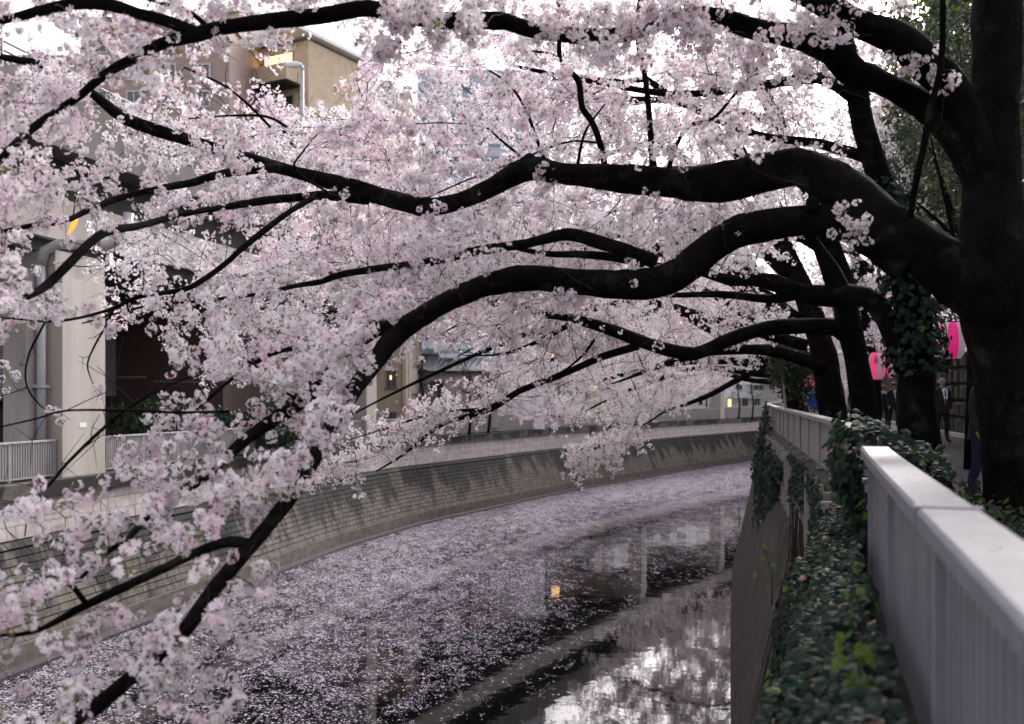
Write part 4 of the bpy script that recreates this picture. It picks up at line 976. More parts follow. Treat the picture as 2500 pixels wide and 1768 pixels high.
    mb = MB(); r3_ = np.random.default_rng(9)
    for k_ in ('bare1', 'bare3', 'yh', 'yh2'):
        q = LB[k_]
        for j in range(3, len(q) - 2, 3 if k_[0] == 'y' else 2):
            s0 = Vector(q[j][:3]); d_ = Vector((r3_.normal() * .7, r3_.normal() * .3, -.5 + r3_.normal() * .8)).normalized(); L_ = r3_.uniform(.04, .16) if k_[0] == 'y' else r3_.uniform(.1, .5)
            m_ = s0 + d_ * L_ * .5 + Vector(r3_.normal(size=3)) * L_ * .1; e_ = s0 + d_ * L_ + Vector(r3_.normal(size=3)) * L_ * .2; mb.tube([s0, m_, e_], [.0035, .0028, .0015], 4, cap=False)
            e2 = m_ + Vector((r3_.normal(), r3_.normal() * .4, r3_.normal())) * L_ * .4; mb.tube([m_, e2], [.0025, .0012], 3, cap=False)
    mb.build('bare_twigs', M['twig'], rt, kind='stuff')
    # knob of bark on the arching limb and broken stubs
    for (a, b, d, r_, up) in ((1290, 395, 8.6, .09, -30), (2062, 425, 7.2, .04, -18), (1985, 490, 7.05, .05, -14)):
        rows = [(*P(a, b + 25, d), r_), (*P(a + 2, b, d), r_ * .85), (*P(a + 4, b + up * .5, d), r_ * .45), (*P(a + 5, b + up * .7, d), r_ * .1)]
        limb_mesh('knob', rows, rt, 10, .03, .15, 77)
    samp = np.concatenate([q for k, q in LB.items() if k not in twigs_only and k != 'sucker'])
    pp = np.array([[1250 + q[0] / q[1] * F, 966 - (q[2] - CAMZ) / q[1] * F] for q in samp])
    att = []; tries = 0
    r2_ = np.random.default_rng(5)
    for poly, n_, d0, d1 in (([(-30, 140), (240, 150), (260, 300), (120, 480), (-30, 500)], 85, 6.5, 8.0), ([(1010, 700), (960, 800), (900, 890), (820, 1000), (760, 1040), (790, 900), (880, 770)], 55, 6.0, 6.6), ([(760, 1020), (860, 960), (800, 1100), (740, 1180), (700, 1160)], 18, 5.2, 5.6), ([(690, 1120), (740, 1160), (690, 1240), (560, 1250), (480, 1190)], 26, 4.8, 5.2),
        ([(450, 1530), (480, 1590), (360, 1665), (310, 1620)], 16, 4.0, 4.25), ([(570, 1330), (640, 1310), (630, 1400), (560, 1390)], 7, 4.6, 4.8), ([(500, 1440), (600, 1380), (560, 1500), (400, 1600), (330, 1600)], 16, 4.2, 4.6), ([(300, 250), (480, 260), (660, 390), (640, 440), (480, 380)], 22, 8.6, 9.1), ([(930, 10), (1180, 0), (1200, 90), (960, 80)], 26, 5.8, 6.2), ([(1290, 20), (1760, 0), (1780, 80), (1300, 130)], 34, 6.0, 6.5)):
        for x, y, D in fill(n_, 77, poly, d0, d1): att.append(P(x, y, D))
    while len(att) < 2600 and tries < 60000:
        tries += 1; x = r2_.uniform(-450, 2350); y = r2_.uniform(-500, 1830)
        dd = np.hypot(pp[:, 0] - x, pp[:, 1] - y); dd += r2_.exponential(40, size=len(dd)); j = int(dd.argmin())
        if dd[j] > 260: continue
        if r2_.random() > math.exp(-(dd[j] / 170) ** 2) + .1: continue
        D = samp[j, 1] + r2_.normal() * .45 - (.2 if r2_.random() < .3 else 0); p = P(x, y, max(D, 2.8))
        # clumpiness
        cl = math.sin(x * .021 + 1.3 * math.sin(y * .017)) * math.sin(y * .026 + math.sin(x * .012) * 1.7)
        if r2_.random() > .74 + .3 * cl: continue
        if not keep(p, True, r2_): continue
        att.append(p)
    tw = grow(rt, [q for q in Q], att)
    def sub(k, f): return [np.array([v for v in LB[k] if f(1250 + v[0] / v[1] * F)])]
    add_thick(sub('main', lambda x: x > 640 or 230 < x < 460), .03); add_thick(sub('low', lambda x: x > 930 or 450 < x < 690 or x < 330), .03); add_thick(sub('low3', lambda x: True), .012)
    add_thick(sub('top', lambda x: x < 930 or 1180 < x < 1290 or x > 1800), .02); add_thick(sub('top2', lambda x: True), .02); add_thick([LB['crown1']], .05)
    add_thick(sub('x', lambda x: x > 440 or x < 240), .024); add_thick(sub('y', lambda x: x > 480), .02); add_thick(sub('z', lambda x: x > 1150 or 640 < x < 840), .02)
    pts, rots, scl, pk = [], [], [], []
    for t5 in tw:
        tip = t5[-1]; L = sum((t5[i + 1] - t5[i]).length for i in range(4)); n = int(min(9, max(3, 2 + L * 10))) + int(r2_.integers(0, 3))
        for k in range(n):
            u = 1 - (r2_.random() ** 1.3) * min(1, .45 / max(L, .1)); u = max(0.05, u); f_ = u * 4; i = min(3, int(f_)); c = t5[i].lerp(t5[i + 1], f_ - i)
            c = c + Vector(r2_.normal(size=3)) * .033; 
            if not keep(c, True, r2_) and r2_.random() < .7: continue
            if c.y < 1.6 or covers(c, r2_): continue
            pts.append(c); rots.append(r2_.uniform(0, 6.28, 3)); scl.append(r2_.uniform(.68, 1.0)); pk.append(int(r2_.choice(7, p=[.18, .18, .15, .16, .13, .12, .08])))
    scatter('blossom', pts, rots, scl, pk, NG_BLOOM, rt)
    # tufts growing from short spurs on the big limbs
    mbt = MB(); tp, tr_, ts_, tk = [], [], [], []
    for (x, y, D, n_) in ((1315, 430, 8.35, 9), (1345, 415, 8.4, 5), (1120, 555, 7.6, 5), (1380, 735, 7.35, 6), (1360, 720, 7.4, 4), (2075, 545, 6.75, 9), (2095, 575, 6.7, 8), (2060, 510, 6.8, 4), (1600, 480, 7.8, 5), (1255, 500, 8.5, 4), (1040, 505, 8.8, 6), (1080, 515, 8.8, 4), (2200, 165, 6.8, 8), (2240, 150, 6.8, 8), (2280, 175, 6.75, 6), (2312, 210, 6.7, 5), (1900, 90, 6.5, 10), (1950, 70, 6.5, 12), (2000, 60, 6.5, 12), (2040, 40, 6.5, 12), (1850, 110, 6.6, 8), (1075, 640, 7.3, 9), (1120, 620, 7.3, 10), (1190, 615, 7.3, 8), (1240, 590, 7.3, 5)):
        c0 = P(x, y, D); s0 = c0 + Vector((.05, .12, .03)); mbt.tube([s0, s0.lerp(c0, .5) + Vector((0, 0, -.02)), c0], [.005, .004, .0025], 4, cap=False)
        for k in range(n_): tp.append(c0 + Vector(r2_.normal(size=3)) * (.03 + .004 * n_)); tr_.append(r2_.uniform(0, 6.28, 3)); ts_.append(r2_.uniform(.6, .9)); tk.append(int(r2_.integers(0, 6)))
    mbt.build('spur', M['twig'], rt, kind='stuff'); scatter('spur_blossom', tp, tr_, ts_, tk, NG_BLOOM, rt)
    # lone pompoms hanging on the bare twigs and against the dark limbs
    # unseen crown added overhead, behind and right of the viewer, for shade and reflections
    sp, sr, ss, sk = [], [], [], []
    for k in range(1000):
        p = Vector((r2_.uniform(1.2, 13) , r2_.uniform(-8, 13), CAMZ + r2_.uniform(2.6, 6.5)))
        q = proj(p)
        if q is not None and -150 < q[0] < 2650 and q[1] > -120: continue
        sp.append(p); sr.append(r2_.uniform(0, 6.28, 3)); ss.append(r2_.uniform(.9, 1.4)); sk.append(int(r2_.integers(0, 5)))
    scatter('added_shade_blossom', sp, sr, ss, sk, NG_SPRAY, rt)
    return rt
near_tree()

def other_tree(base, label, trunk, limbs, nspray, box, seed, extra_px=None, scale=1.0, thr=-.35, sides=12, use_px=None):
    """trunk/limbs: rows of (x,y,z,r). box: crown region centre+radii over the river."""
    r_ = np.random.default_rng(seed); D_front = base[1]
    rt = empty('cherry_tree', base, label, 'tree', 'cherry trees along the near bank')
    Q = [limb_mesh('trunk', trunk, rt, sides, .25, .08, seed)]
    for i, l in enumerate(limbs): Q.append(limb_mesh('limb', l, rt, 8, .22, .10, seed * 31 + i))
    att = []; tries = 0; c, R = np.array(box[0]), np.array(box[1])
    ph = r_.uniform(0, 6.28, 6)
    while len(att) < nspray and tries < nspray * 25:
        tries += 1; d = r_.normal(size=3); d /= np.linalg.norm(d); d *= r_.random() ** .45; p = c + d * R
        p[2] -= .10 * (max(0, c[0] - p[0])) ** 1.2 * (1 if d[2] < 0 else .5)       # outer sprays droop to the water
        if p[2] < (.9 if c[1] < 55 else CAMZ - .5 if c[1] < 70 else CAMZ + 1.6): continue
        n = math.sin(p[0] * 1.1 + ph[0]) * math.sin(p[1] * .9 + ph[1]) + math.sin(p[2] * 1.9 + ph[2] + p[0] * .5) * .6
        if n < thr: continue
        if not keep(p, False, r_): continue
        if foot_x(p[1]) - 1.5 > p[0] and p[2] < 7: continue
        att.append(Vector(p))
    if use_px:
        for (x, y, D) in use_px:
            p = P(x, y, D)
            if keep(p, False, r_): att.append(p)
    tw = grow(rt, Q, att, 3, .0035, 1.5); THICK.clear(); add_thick(Q, .03 if D_front < 20 else .07); add_thick(WAVE, .03)
    pts, rots, scl, pk = [], [], [], []
    for t5 in tw:
        d = (t5[-1] - t5[-2]).normalized(); yaw = math.atan2(d.y, d.x); pitch = -math.asin(max(-1, min(1, d.z)))
        L = (t5[-1] - t5[0]).length
        for u in ((1.0,) if L < .5 else (1.0, .55) if L < 1.4 else (1.0, .7, .4)):
            f_ = u * 4 - .001; i = int(f_); q = t5[i].lerp(t5[i + 1], f_ - i) - d * .3
            if covers(q + d * .3, r_, .9, .24 if D_front < 15 else .12 if D_front < 20 else .03): continue
            if q.z < .35 or (proj(q) and not keep(q, False, r_) and r_.random() < .8): continue
            pts.append(q); rots.append((r_.uniform(0, 6.28), pitch + r_.normal() * .25, yaw + r_.normal() * .5)); scl.append(r_.uniform(.85, 1.25) * scale); pk.append(int(r_.integers(0, 5)))
    scatter('blossom', pts, rots, scl, pk, NG_SPRAY, rt)
    return rt

def pxl(*rows): return px_limb(rows)
def fill(n, seed, poly, D0, D1):
    r_ = np.random.default_rng(seed); xs = [a for a, _ in poly]; ys = [b for _, b in poly]; o_ = []
    while len(o_) < n:
        x, y = r_.uniform(min(xs), max(xs)), r_.uniform(min(ys), max(ys))
        if inside(poly, x, y): o_.append((x, y, r_.uniform(D0, D1)))
    return o_
WAVE = [spline(px_limb(l), .2) for l in ([(1935, 797, 16.1, .12), (1817, 816, 15.9, .116), (1698, 863, 15.8, .110), (1600, 845, 15.8, .10), (1509, 812, 15.8, .092), (1391, 775, 16, .075), (1336, 770, 16.1, .06)],
    [(1560, 845, 15.8, .065), (1470, 871, 15.9, .06), (1391, 907, 16, .056), (1265, 956, 16, .050), (1214, 989, 16, .055), (1095, 1029, 16, .035)])]
# second tree: crooked ivy-grown trunk just beyond the near railing
trunkB = pxl((2268, 1232, 12, .30), (2250, 1130, 12, .25), (2240, 1020, 12, .235), (2236, 900, 12, .22), (2232, 780, 12, .20), (2205, 650, 12, .18), (2180, 540, 12, .155), (2150, 440, 11.8, .14), (2120, 350, 11.6, .14), (2098, 270, 11.4, .125), (2085, 180, 11.2, .125), (2040, 60, 11, .12), (1950, -120, 10.8, .10), (1800, -350, 10.5, .07))
other_tree((*P(2268, 966, 12).xy, ZR), 'second cherry tree with a crooked ivy-covered trunk behind the near railing', trunkB,
    [pxl((2236, 940, 12, .18), (2200, 860, 12, .155), (2165, 780, 12, .135), (2112, 725, 12.1, .135), (2033, 722, 12.3, .14), (1960, 716, 12.5, .12), (1890, 690, 12.7, .11), (1836, 683, 12.9, .08), (1777, 684, 13.1, .075), (1718, 664, 13.3, .07), (1660, 655, 13.5, .05), (1560, 640, 13.8, .035), (1400, 600, 14, .02)),
     pxl((2060, 722, 12.3, .12), (2040, 690, 12.3, .13), (2025, 655, 12.3, .115), (2000, 610, 12.3, .07), (1960, 560, 12.2, .05), (1880, 520, 12, .035)),
     pxl((1950, 716, 12.5, .08), (1880, 730, 12.9, .06), (1750, 718, 13.4, .045), (1624, 720, 14, .035), (1480, 700, 14.5, .025), (1330, 690, 15, .015)),
     pxl((2090, 240, 11.3, .09), (2000, 190, 11.2, .07), (1850, 210, 11.2, .05), (1650, 230, 11.3, .04), (1450, 200, 11.4, .03), (1250, 160, 11.5, .02)),
     pxl((2130, 390, 11.7, .08), (2000, 350, 11.9, .055), (1850, 330, 12.1, .045), (1660, 250, 12.4, .04), (1580, 195, 12.5, .045), (1520, 200, 12.6, .03), (1380, 180, 12.8, .02))],
    440, ((-.6, 12.3, CAMZ + 2.9), (4.6, 2.0, 2.9)), 21, thr=-.5, use_px=fill(160, 31, [(1050, 480), (1900, 480), (2000, 540), (1700, 650), (1300, 760), (1050, 700)], 11.3, 13.5) + fill(150, 35, [(1800, 60), (2120, 120), (2120, 430), (1880, 420), (1600, 200)], 11, 12.6) + fill(90, 36, [(1300, 180), (1700, 180), (1850, 340), (1350, 380)], 11, 12.8))
# third tree: lower sweeping limb that dips and rises over the water
trunkC = pxl((2140, 1170, 16.5, .32), (2116, 1050, 16.5, .24), (2103, 950, 16.5, .20), (2088, 860, 16.4, .19), (2068, 780, 16.3, .21), (2050, 680, 16, .2), (2010, 560, 15.7, .16), (1950, 400, 15.4, .13), (1850, 200, 15, .10), (1750, 0, 14.7, .07))
other_tree((*P(2140, 966, 16.5).xy, ZR), 'third cherry tree, whose lower limb dips and rises in a long wave over the river', trunkC,
    [pxl((2085, 830, 16.4, .18), (2040, 800, 16.3, .14), (1994, 796, 16.2, .13), (1935, 797, 16.1, .12), (1876, 800, 16, .118), (1817, 816, 15.9, .116), (1757, 840, 15.8, .113), (1698, 863, 15.8, .110), (1640, 856, 15.8, .105), (1600, 845, 15.8, .10), (1568, 836, 15.8, .098), (1509, 812, 15.8, .092), (1450, 792, 15.9, .09), (1391, 775, 16, .075), (1336, 770, 16.1, .06), (1280, 750, 16.2, .05), (1214, 725, 16.4, .035), (1100, 690, 16.6, .02)),
     pxl((1560, 845, 15.8, .065), (1470, 871, 15.9, .06), (1391, 907, 16, .056), (1332, 930, 16, .052), (1265, 956, 16, .050), (1214, 989, 16, .055), (1166, 1010, 16, .042), (1095, 1029, 16, .035), (1044, 1060, 16, .03), (989, 1108, 16, .022), (918, 1151, 16, .012)),
     pxl((1391, 792, 16, .045), (1332, 824, 16, .035), (1265, 855, 16, .03), (1206, 867, 16, .018), (1130, 868, 16, .01)),
     pxl((1214, 732, 16.3, .025), (1139, 781, 16.2, .018), (1076, 816, 16.2, .01)),
     pxl((1170, 1000, 16, .03), (1060, 1010, 15.9, .02), (930, 1050, 15.8, .012), (800, 1090, 15.6, .007)),
     pxl((1450, 830, 15.9, .03), (1430, 860, 15.7, .022), (1385, 900, 15.5, .016), (1330, 930, 15.4, .01)),
     pxl((2030, 620, 15.9, .11), (1900, 560, 15.8, .08), (1700, 560, 15.8, .055), (1450, 580, 15.9, .04), (1250, 570, 16, .025)),
     pxl((1900, 300, 15.2, .08), (1700, 250, 15.2, .06), (1400, 240, 15.3, .04), (1150, 230, 15.4, .02))],
    540, ((-1.0, 16.5, CAMZ + 3.0), (6.0, 2.6, 3.2)), 22, thr=-.45,
    use_px=fill(110, 41, [(680, 1200), (860, 1080), (1020, 1000), (1180, 960), (1300, 900), (1240, 980), (1180, 1030), (1040, 1080), (960, 1130), (760, 1190)], 15.3, 16.5) + fill(90, 42, [(1100, 700), (1500, 780), (1600, 830), (1400, 880), (1250, 840), (1100, 800)], 15.4, 16.6))
# fourth, fifth ...: generic members of the row, farther and farther
row = [(22.5, (2038, 1090), 'fourth cherry tree in the row, thick straight trunk behind the stained railing'), (30, (1945, 1060), 'fifth cherry tree in the row, dark trunk beside the round evergreen shrub'),
       (39, None, 'sixth cherry tree in the row, past the bend of the railing'), (49, None, 'seventh cherry tree along the bank, seen only as pale blossom over the river'),
       (61, None, 'eighth cherry tree along the bank, its blossom hazy over the far water'), (75, None, 'ninth cherry tree along the bank, near the far bend')]
for i, (D, pb, lab) in enumerate(row):
    r_ = np.random.default_rng(60 + i)
    bx = P(pb[0], 966, D).x if pb else rail_x(D) + 1.3
    base = (bx, D, ZR); H = CAMZ
    tr = [(bx, D, ZR - .1, .36), (bx - .05, D, ZR + .8, .31), (bx - .2, D, ZR + 1.9, .29), (bx - .45, D + .1, ZR + 3.0, .27), (bx - .9, D + .2, ZR + 4.2, .22), (bx - 1.6, D, ZR + 5.6, .17), (bx - 2.4, D - .2, ZR + 7.2, .12), (bx - 3, D, ZR + 9, .06)]
    lm = []
    for k in range(6):
        z0 = ZR + (1.9, 2.4, 3.0, 4.0, 5.0, 5.8)[k]; x0 = bx - .3 - .25 * k; yy = D + r_.normal() * .2
        dy = r_.uniform(-3.2, 3.2) if k else -1.0; reach = r_.uniform(8, 11.5) if k < 4 else r_.uniform(5, 8)
        rise = (.6, 1.2, 2.0, 2.5, 2.5, 2.2)[k]; r0 = (.15, .13, .13, .12, .10, .09)[k]; droop = (2.4, 2.0, 1.2, .6, .2, 0)[k]
        lm.append([(x0, yy, z0, r0), (x0 - reach * .15, yy + dy * .15, z0 + rise * .45 + r_.normal() * .1, r0 * .85), (x0 - reach * .35, yy + dy * .4, z0 + rise * .8 + r_.normal() * .15, r0 * .68), (x0 - reach * .6, yy + dy * .7 + r_.normal() * .2, z0 + rise * .75 - droop * .35, r0 * .48), (x0 - reach * .82, yy + dy * .9, z0 + rise * .5 - droop * .75, r0 * .3), (x0 - reach, yy + dy, z0 + rise * .3 - droop * 1.15, r0 * .12)])
    if i == 1:
        lm.append(pxl((1925, 890, 30, .14), (1891, 903, 29.8, .11), (1836, 911, 29.5, .10), (1789, 934, 29.3, .09), (1738, 962, 29, .08), (1679, 986, 28.8, .055), (1624, 1005, 28.6, .035), (1570, 1040, 28.4, .02)))
        lm.append(pxl((1915, 880, 30, .13), (1876, 880, 29.9, .10), (1836, 853, 29.7, .09), (1780, 842, 29.5, .07), (1700, 850, 29.3, .05), (1600, 870, 29, .03)))
    def trim(l):
        out_ = []
        for v in l:
            q = proj(v)
            if q and q[0] < 1900 and len(out_) > 2 and q[1] > np.interp(q[0], rlx, rly) - 45 : break
            out_.append(v)
        out_[-1] = (*out_[-1][:3], .015); return out_
    lm = [l if len(l) > 6 else trim(l) for l in lm]
    n = (420, 430, 450, 460, 460, 450, 450)[i]
    other_tree(base, lab, tr, lm, n, ((bx - 5.4, D, CAMZ + 2.9), (7.4, 4.4 + .25 * i, 4.0)), 70 + i, use_px=(fill(55, 44, [(1395, 1100), (1560, 1050), (1640, 1040), (1500, 1130), (1400, 1160)], 27, 28.5) if i == 1 else None), scale=(1.05, 1.15, 1.25, 1.4, 1.55, 1.7, 1.9)[i], thr=-.55, sides=14 if i < 2 else 10)

for (px, D, lab, sd_) in ((2130, 33, 'tall landward cherry tree filling the gap above the third trunk', 94), (2110, 58, 'cherry tree on the landward side of the path, pale behind the people', 91), (2040, 85, 'far landward cherry tree showing pale between the trunks', 92), (2260, 66, 'landward cherry tree showing pale beside the magenta lantern', 93)):
    c = P(px, 966, D); tr = [(c.x, D, ZR - .1, .3), (c.x, D, ZR + 2, .25), (c.x - .5, D, ZR + 5, .18), (c.x - .8, D, ZR + 8, .08)]
    lm = [[(c.x, D, ZR + 2.2 + k * .8, .13), (c.x + math.cos(k * 2.1) * 2, D + math.sin(k * 2.1) * 2, ZR + 4 + k * .7, .09), (c.x + math.cos(k * 2.1) * 4.5, D + math.sin(k * 2.1) * 4, ZR + 4.8 + k * .7, .03)] for k in range(6)]
    other_tree((c.x, D, ZR), lab, tr, lm, 480, ((c.x, D, ZR + (5.5 if D > 40 else 8.5)), (6, 5, 3.6 if D > 40 else 5)), sd_, scale=1.9 if D > 40 else 1.3, thr=-.5, sides=8)
# ------------------------------------------------------------------ leaf scatterers
def leafproto(kind, coll, n, seed):
    rr = np.random.default_rng(seed); mb = MB()
    if kind == 'ivy':       # five-lobed leaf with a fold
        out_ = [(0, -.35), (.30, -.42), (.50, -.10), (.33, .02), (.36, .38), (.14, .30), (0, .62), (-.14, .30), (-.36, .38), (-.33, .02), (-.50, -.10), (-.30, -.42)]
        vs = [(0, 0, .05)] + [(x * rr.uniform(.92, 1.08), y * rr.uniform(.92, 1.08), -.10 * abs(x) * 2 + rr.normal() * .02) for x, y in out_]
        fs = [(0, 1 + i, 1 + (i + 1) % 12) for i in range(12)]; mb.add(vs, fs, n)
    elif kind == 'clump':
        for k in range(14):
            d = Vector(rr.normal(size=3)); leaf(mb, Vector(rr.normal(size=3)) * .35, d, rr.uniform(.35, .6), rr, n)
    return mb
ivyc = bpy.data.collections.new('ivy_prototypes'); ivym = [M['ivy'], M['ivy_bright'], M['ivy_dry']]
for k, mi in enumerate((0, 0, 0, 0, 1, 2)): unlinked(leafproto('ivy', None, mi, 300 + k), 'ivyleaf_%d' % k, ivym, ivyc)
clc = bpy.data.collections.new('clump_prototypes'); clm = [M['evergreen'], M['olive'], M['ivy_bright']]
for k, mi in enumerate((0, 0, 0, 1, 1, 2)): unlinked(leafproto('clump', None, mi, 320 + k), 'leafclump_%d' % k, clm, clc)
NG_IVY = scatter_tree(ivyc, 'scatter_ivy'); NG_CLUMP = scatter_tree(clc, 'scatter_clumps')
ivy_me = [bpy.data.objects['ivyleaf_%d' % k].data for k in range(6)]
def rot_to(nrm, r_):
    q = Vector(nrm).to_track_quat('Z', 'Y'); return (q @ Euler((0, 0, r_.uniform(-.9, .9) + math.pi)).to_quaternion()).to_euler()

def ivy_plant(label, surf, n, size, parts, seed, picks=(.25, .25, .22, .22, .03, .03), stems=12, loc=None):
    """surf(u, v, r) -> (point, normal); leaves lie shingled over it. the largest ones are parts."""
    r_ = np.random.default_rng(seed); L = []
    for k in range(n):
        p, nn = surf(r_.random(), r_.random(), r_)
        if p is None: continue
        p = Vector(p); nn = (Vector(nn).normalized() + Vector(r_.normal(size=3)) * .38).normalized()
        L.append((p + nn * r_.uniform(0, .06), rot_to(nn, r_), size * r_.uniform(.6, 1.25), int(r_.choice(6, p=picks))))
    L.sort(key=lambda a: a[0].length / a[2]); L.sort(key=lambda a: (a[0] - cam.location).length / a[2])
    root = empty('ivy', loc or L[0][0], label, 'ivy')
    vis = []
    for a in L:
        q = proj(a[0])
        if len(vis) < parts and q is not None and -20 < q[0] < 2520 and -20 < q[1] < 1790: vis.append(a)
    ids = set(id(a) for a in vis)
    for a in vis:
        o = bpy.data.objects.new('leaf', ivy_me[a[3]]); C.objects.link(o); o.parent = root; o.location = a[0] - root.location; o.rotation_euler = a[1]; o.scale = (a[2],) * 3
    rest = [a for a in L if id(a) not in ids]
    scatter('foliage', [a[0] for a in rest], [tuple(a[1]) for a in rest], [a[2] for a in rest], [a[3] for a in rest], NG_IVY, root)
    if stems:
        mb = MB()
        for k in range(stems):
            u = r_.random(); v0 = r_.uniform(0, .3); pts = []
            for j in range(7):
                p, nn = surf(min(1, max(0, u + r_.normal() * .02)), v0 + (1 - v0) * j / 6, np.random.default_rng(1))
                if p is None: break
                pts.append(Vector(p) + Vector(nn).normalized() * .015)
            if len(pts) > 3: mb = MB(); mb.tube(pts, [.006] * len(pts), 4); mb.build('stem', M['twig'], root)
    return root
def bank_ivy(u, v, r_):
    y = .6 + 8.6 * u ** 1.15; s_ = RC.s_of_y(y); lump = .10 * math.sin(y * 2.1) + .07 * math.sin(y * 4.7 + v * 5)
    # ledge then hanging face
    w_ = np.interp(y, [0, 3, 6, 9, 9.4], [.34, .38, .40, .32, .2]) + lump * .6
    if v < .38: k = v / .38; off = .02 + k * w_; z = 6.06 - .10 * math.sin(k * 3.1) * -1.2 - k * .38; nn = (-.35, -.1, 1)
    else: k = (v - .38) / .62; off = .02 + w_ + .12 * math.sin(k * 2.2); z = 5.60 - k * np.interp(y, [0, 6, 9.4], [2.6, 1.9, 1.0]) * (1 + lump); nn = (-1, -.3, .35)
    q, t_ = RC.at(s_, off); n2 = np.array([-t_[1], t_[0]]); n3 = Vector((n2[0] * -nn[0], n2[1] * -nn[0] - .35, nn[2]))
    return (q[0], q[1], z + r_.normal() * .03), n3
ivy_plant('dense dark ivy mass spilling over the river wall below the nearest railing', bank_ivy, 10500, .062, 290, 1, stems=30)
iv = bpy.data.objects['ivy']; rv = np.random.default_rng(8)
for k in range(26):
    y0 = rv.uniform(5, 17); a0 = RC.s_of_y(y0); pts = []; z = 5.3; drift = rv.normal() * .4
    for j in range(9):
        zz = z - j * rv.uniform(.2, .5); off = .30 + max(0, 4.6 - zz) * .225; q, t_ = RC.at(a0 + drift * j * .3 + rv.normal() * .06, off + .04); pts.append(Vector((q[0], q[1], zz)))
    mb = MB(); mb.tube(pts, [.010 - .0008 * j for j in range(9)], 4); mb.build('bare_vine', M['twig'], iv)
def gap_ivy(u, v, r_):
    y = 6.7 + 1.0 * u + r_.normal() * .06; s_ = RC.s_of_y(y); a = v * 2.6
    off = .02 + .09 * math.cos(a * 1.2) + r_.normal() * .035; z = 5.85 + 1.0 * (1 - v) * np.interp(u, [0, .5, 1], [.75, 1.0, .85]) + r_.normal() * .04
    q, t_ = RC.at(s_, off); n2 = np.array([-t_[1], t_[0]]); return (q[0], q[1], z), (n2[0], n2[1] - .5, .45)
ivy_plant('ivy climbing over the railing end and swallowing the gap between the two railings', gap_ivy, 1500, .078, 200, 2, stems=14)
def top_ivy(u, v, r_):
    y = 7.2 + 1.5 * u; s_ = RC.s_of_y(y); off = .1 - (.10 + .62 * v) ; z = RAILTOP + .08 - .30 * v - .05 * abs(math.sin(u * 9)) + r_.normal() * .05
    if r_.random() < .35: z -= r_.uniform(0, .5)
    q, t_ = RC.at(s_, off); return (q[0], q[1], z), (-.1, -.5, 1)
ivy_plant('bushy ivy leaning over the handrail towards the path behind the near railing', top_ivy, 1100, .08, 160, 3, stems=10)
def far_ivy(u, v, r_):
    y = 20.5 + 14 * u; s_ = RC.s_of_y(y); drop = np.interp(u, [0, .25, .55, 1], [.5, 1.7, 2.8, 3.2]); top = np.interp(u, [0, .3, .7, .85, 1], [-.55, -.35, -.2, .55, .75])
    z = 6.0 + top - v * (drop + top); off = .12 + .30 * math.sin(min(1, v * 1.3) * 3.0) * (.6 + .4 * math.sin(u * 17)) + (0.1 if z < 5 else 0) + max(0, 5 - z) * .12
    q, t_ = RC.at(s_, off); n2 = np.array([-t_[1], t_[0]]); return (q[0] + r_.normal() * .05, q[1], z + r_.normal() * .06), (n2[0], n2[1] - .6, .4)
ivy_plant('ivy curtain hanging down the river wall at the far end of the second railing', far_ivy, 5200, .12, 120, 4, stems=0)
def wall_ivy(u, v, r_):
    y = 11 + 8 * u; s_ = RC.s_of_y(y); z = 5.9 - v * np.interp(u, [0, .5, 1], [1.5, .7, .15]); off = .22 + .15 * math.sin(u * 12) * v + max(0, 5 - z) * .2 
    if r_.random() < .3: return None, None
    q, t_ = RC.at(s_, off); n2 = np.array([-t_[1], t_[0]]); return (q[0], q[1], z + r_.normal() * .05), (n2[0], n2[1] - .6, .4)
ivy_plant('thinner ivy trailing along the foot of the second railing above the concrete ribs', wall_ivy, 1500, .085, 100, 5, stems=8)
def trunk_ivy(rows, r_add):
    q = spline(rows, .1)
    def f(u, v, r_):
        i = int(u * (len(q) - 1)); c = q[i]; a = v * 6.28; rad = c[3] + r_add * r_.uniform(.2, 1.3)
        d = Vector((math.cos(a), math.sin(a), .15)); return (c[0] + d.x * rad, c[1] + d.y * rad, c[2] + r_.normal() * .05), d + Vector((0, 0, .3))
    return f
ivy_plant('ivy wrapped round the crooked trunk of the second cherry tree', trunk_ivy(trunkB[3:8], .12), 1500, .085, 60, 6, stems=0, picks=(.25, .24, .24, .24, .03, 0.0))
# bright sprigs poking out of the ivy near the bottom
def sprig(label, c, n, size, seed, mi=4):
    r_ = np.random.default_rng(seed); root = empty('leafy_sprig', c, label, 'sprig'); mb = MB()
    e = c + Vector((-.05, 0, .16)); mb.tube([c - Vector((0, 0, .2)), c, e], [.005, .004, .002], 5); mb.build('stem', M['twig'], root)
    for k in range(n):
        p = c.lerp(e, r_.random()) + Vector(r_.normal(size=3)) * size * .8; o = bpy.data.objects.new('leaf', ivy_me[4]); C.objects.link(o); o.parent = root
        o.location = p - c; o.rotation_euler = rot_to(Vector((r_.normal() * .5, -1, .6 + r_.normal() * .4)), r_); o.scale = (size * r_.uniform(.55, .8), size * r_.uniform(.9, 1.2), size)
sprig('bright yellow-green leafy sprig at the bottom, growing out of the ivy by the railing', P(2115, 1690, 3.3), 15, .055, 1)
sprig('small fresh green shoot on the ivy halfway down the near railing', P(2105, 1500, 3.9), 7, .04, 2)
sprig('single pale leafy shoot at the left edge of the ivy, over the river wall', P(1885, 1400, 6.4), 6, .05, 3)

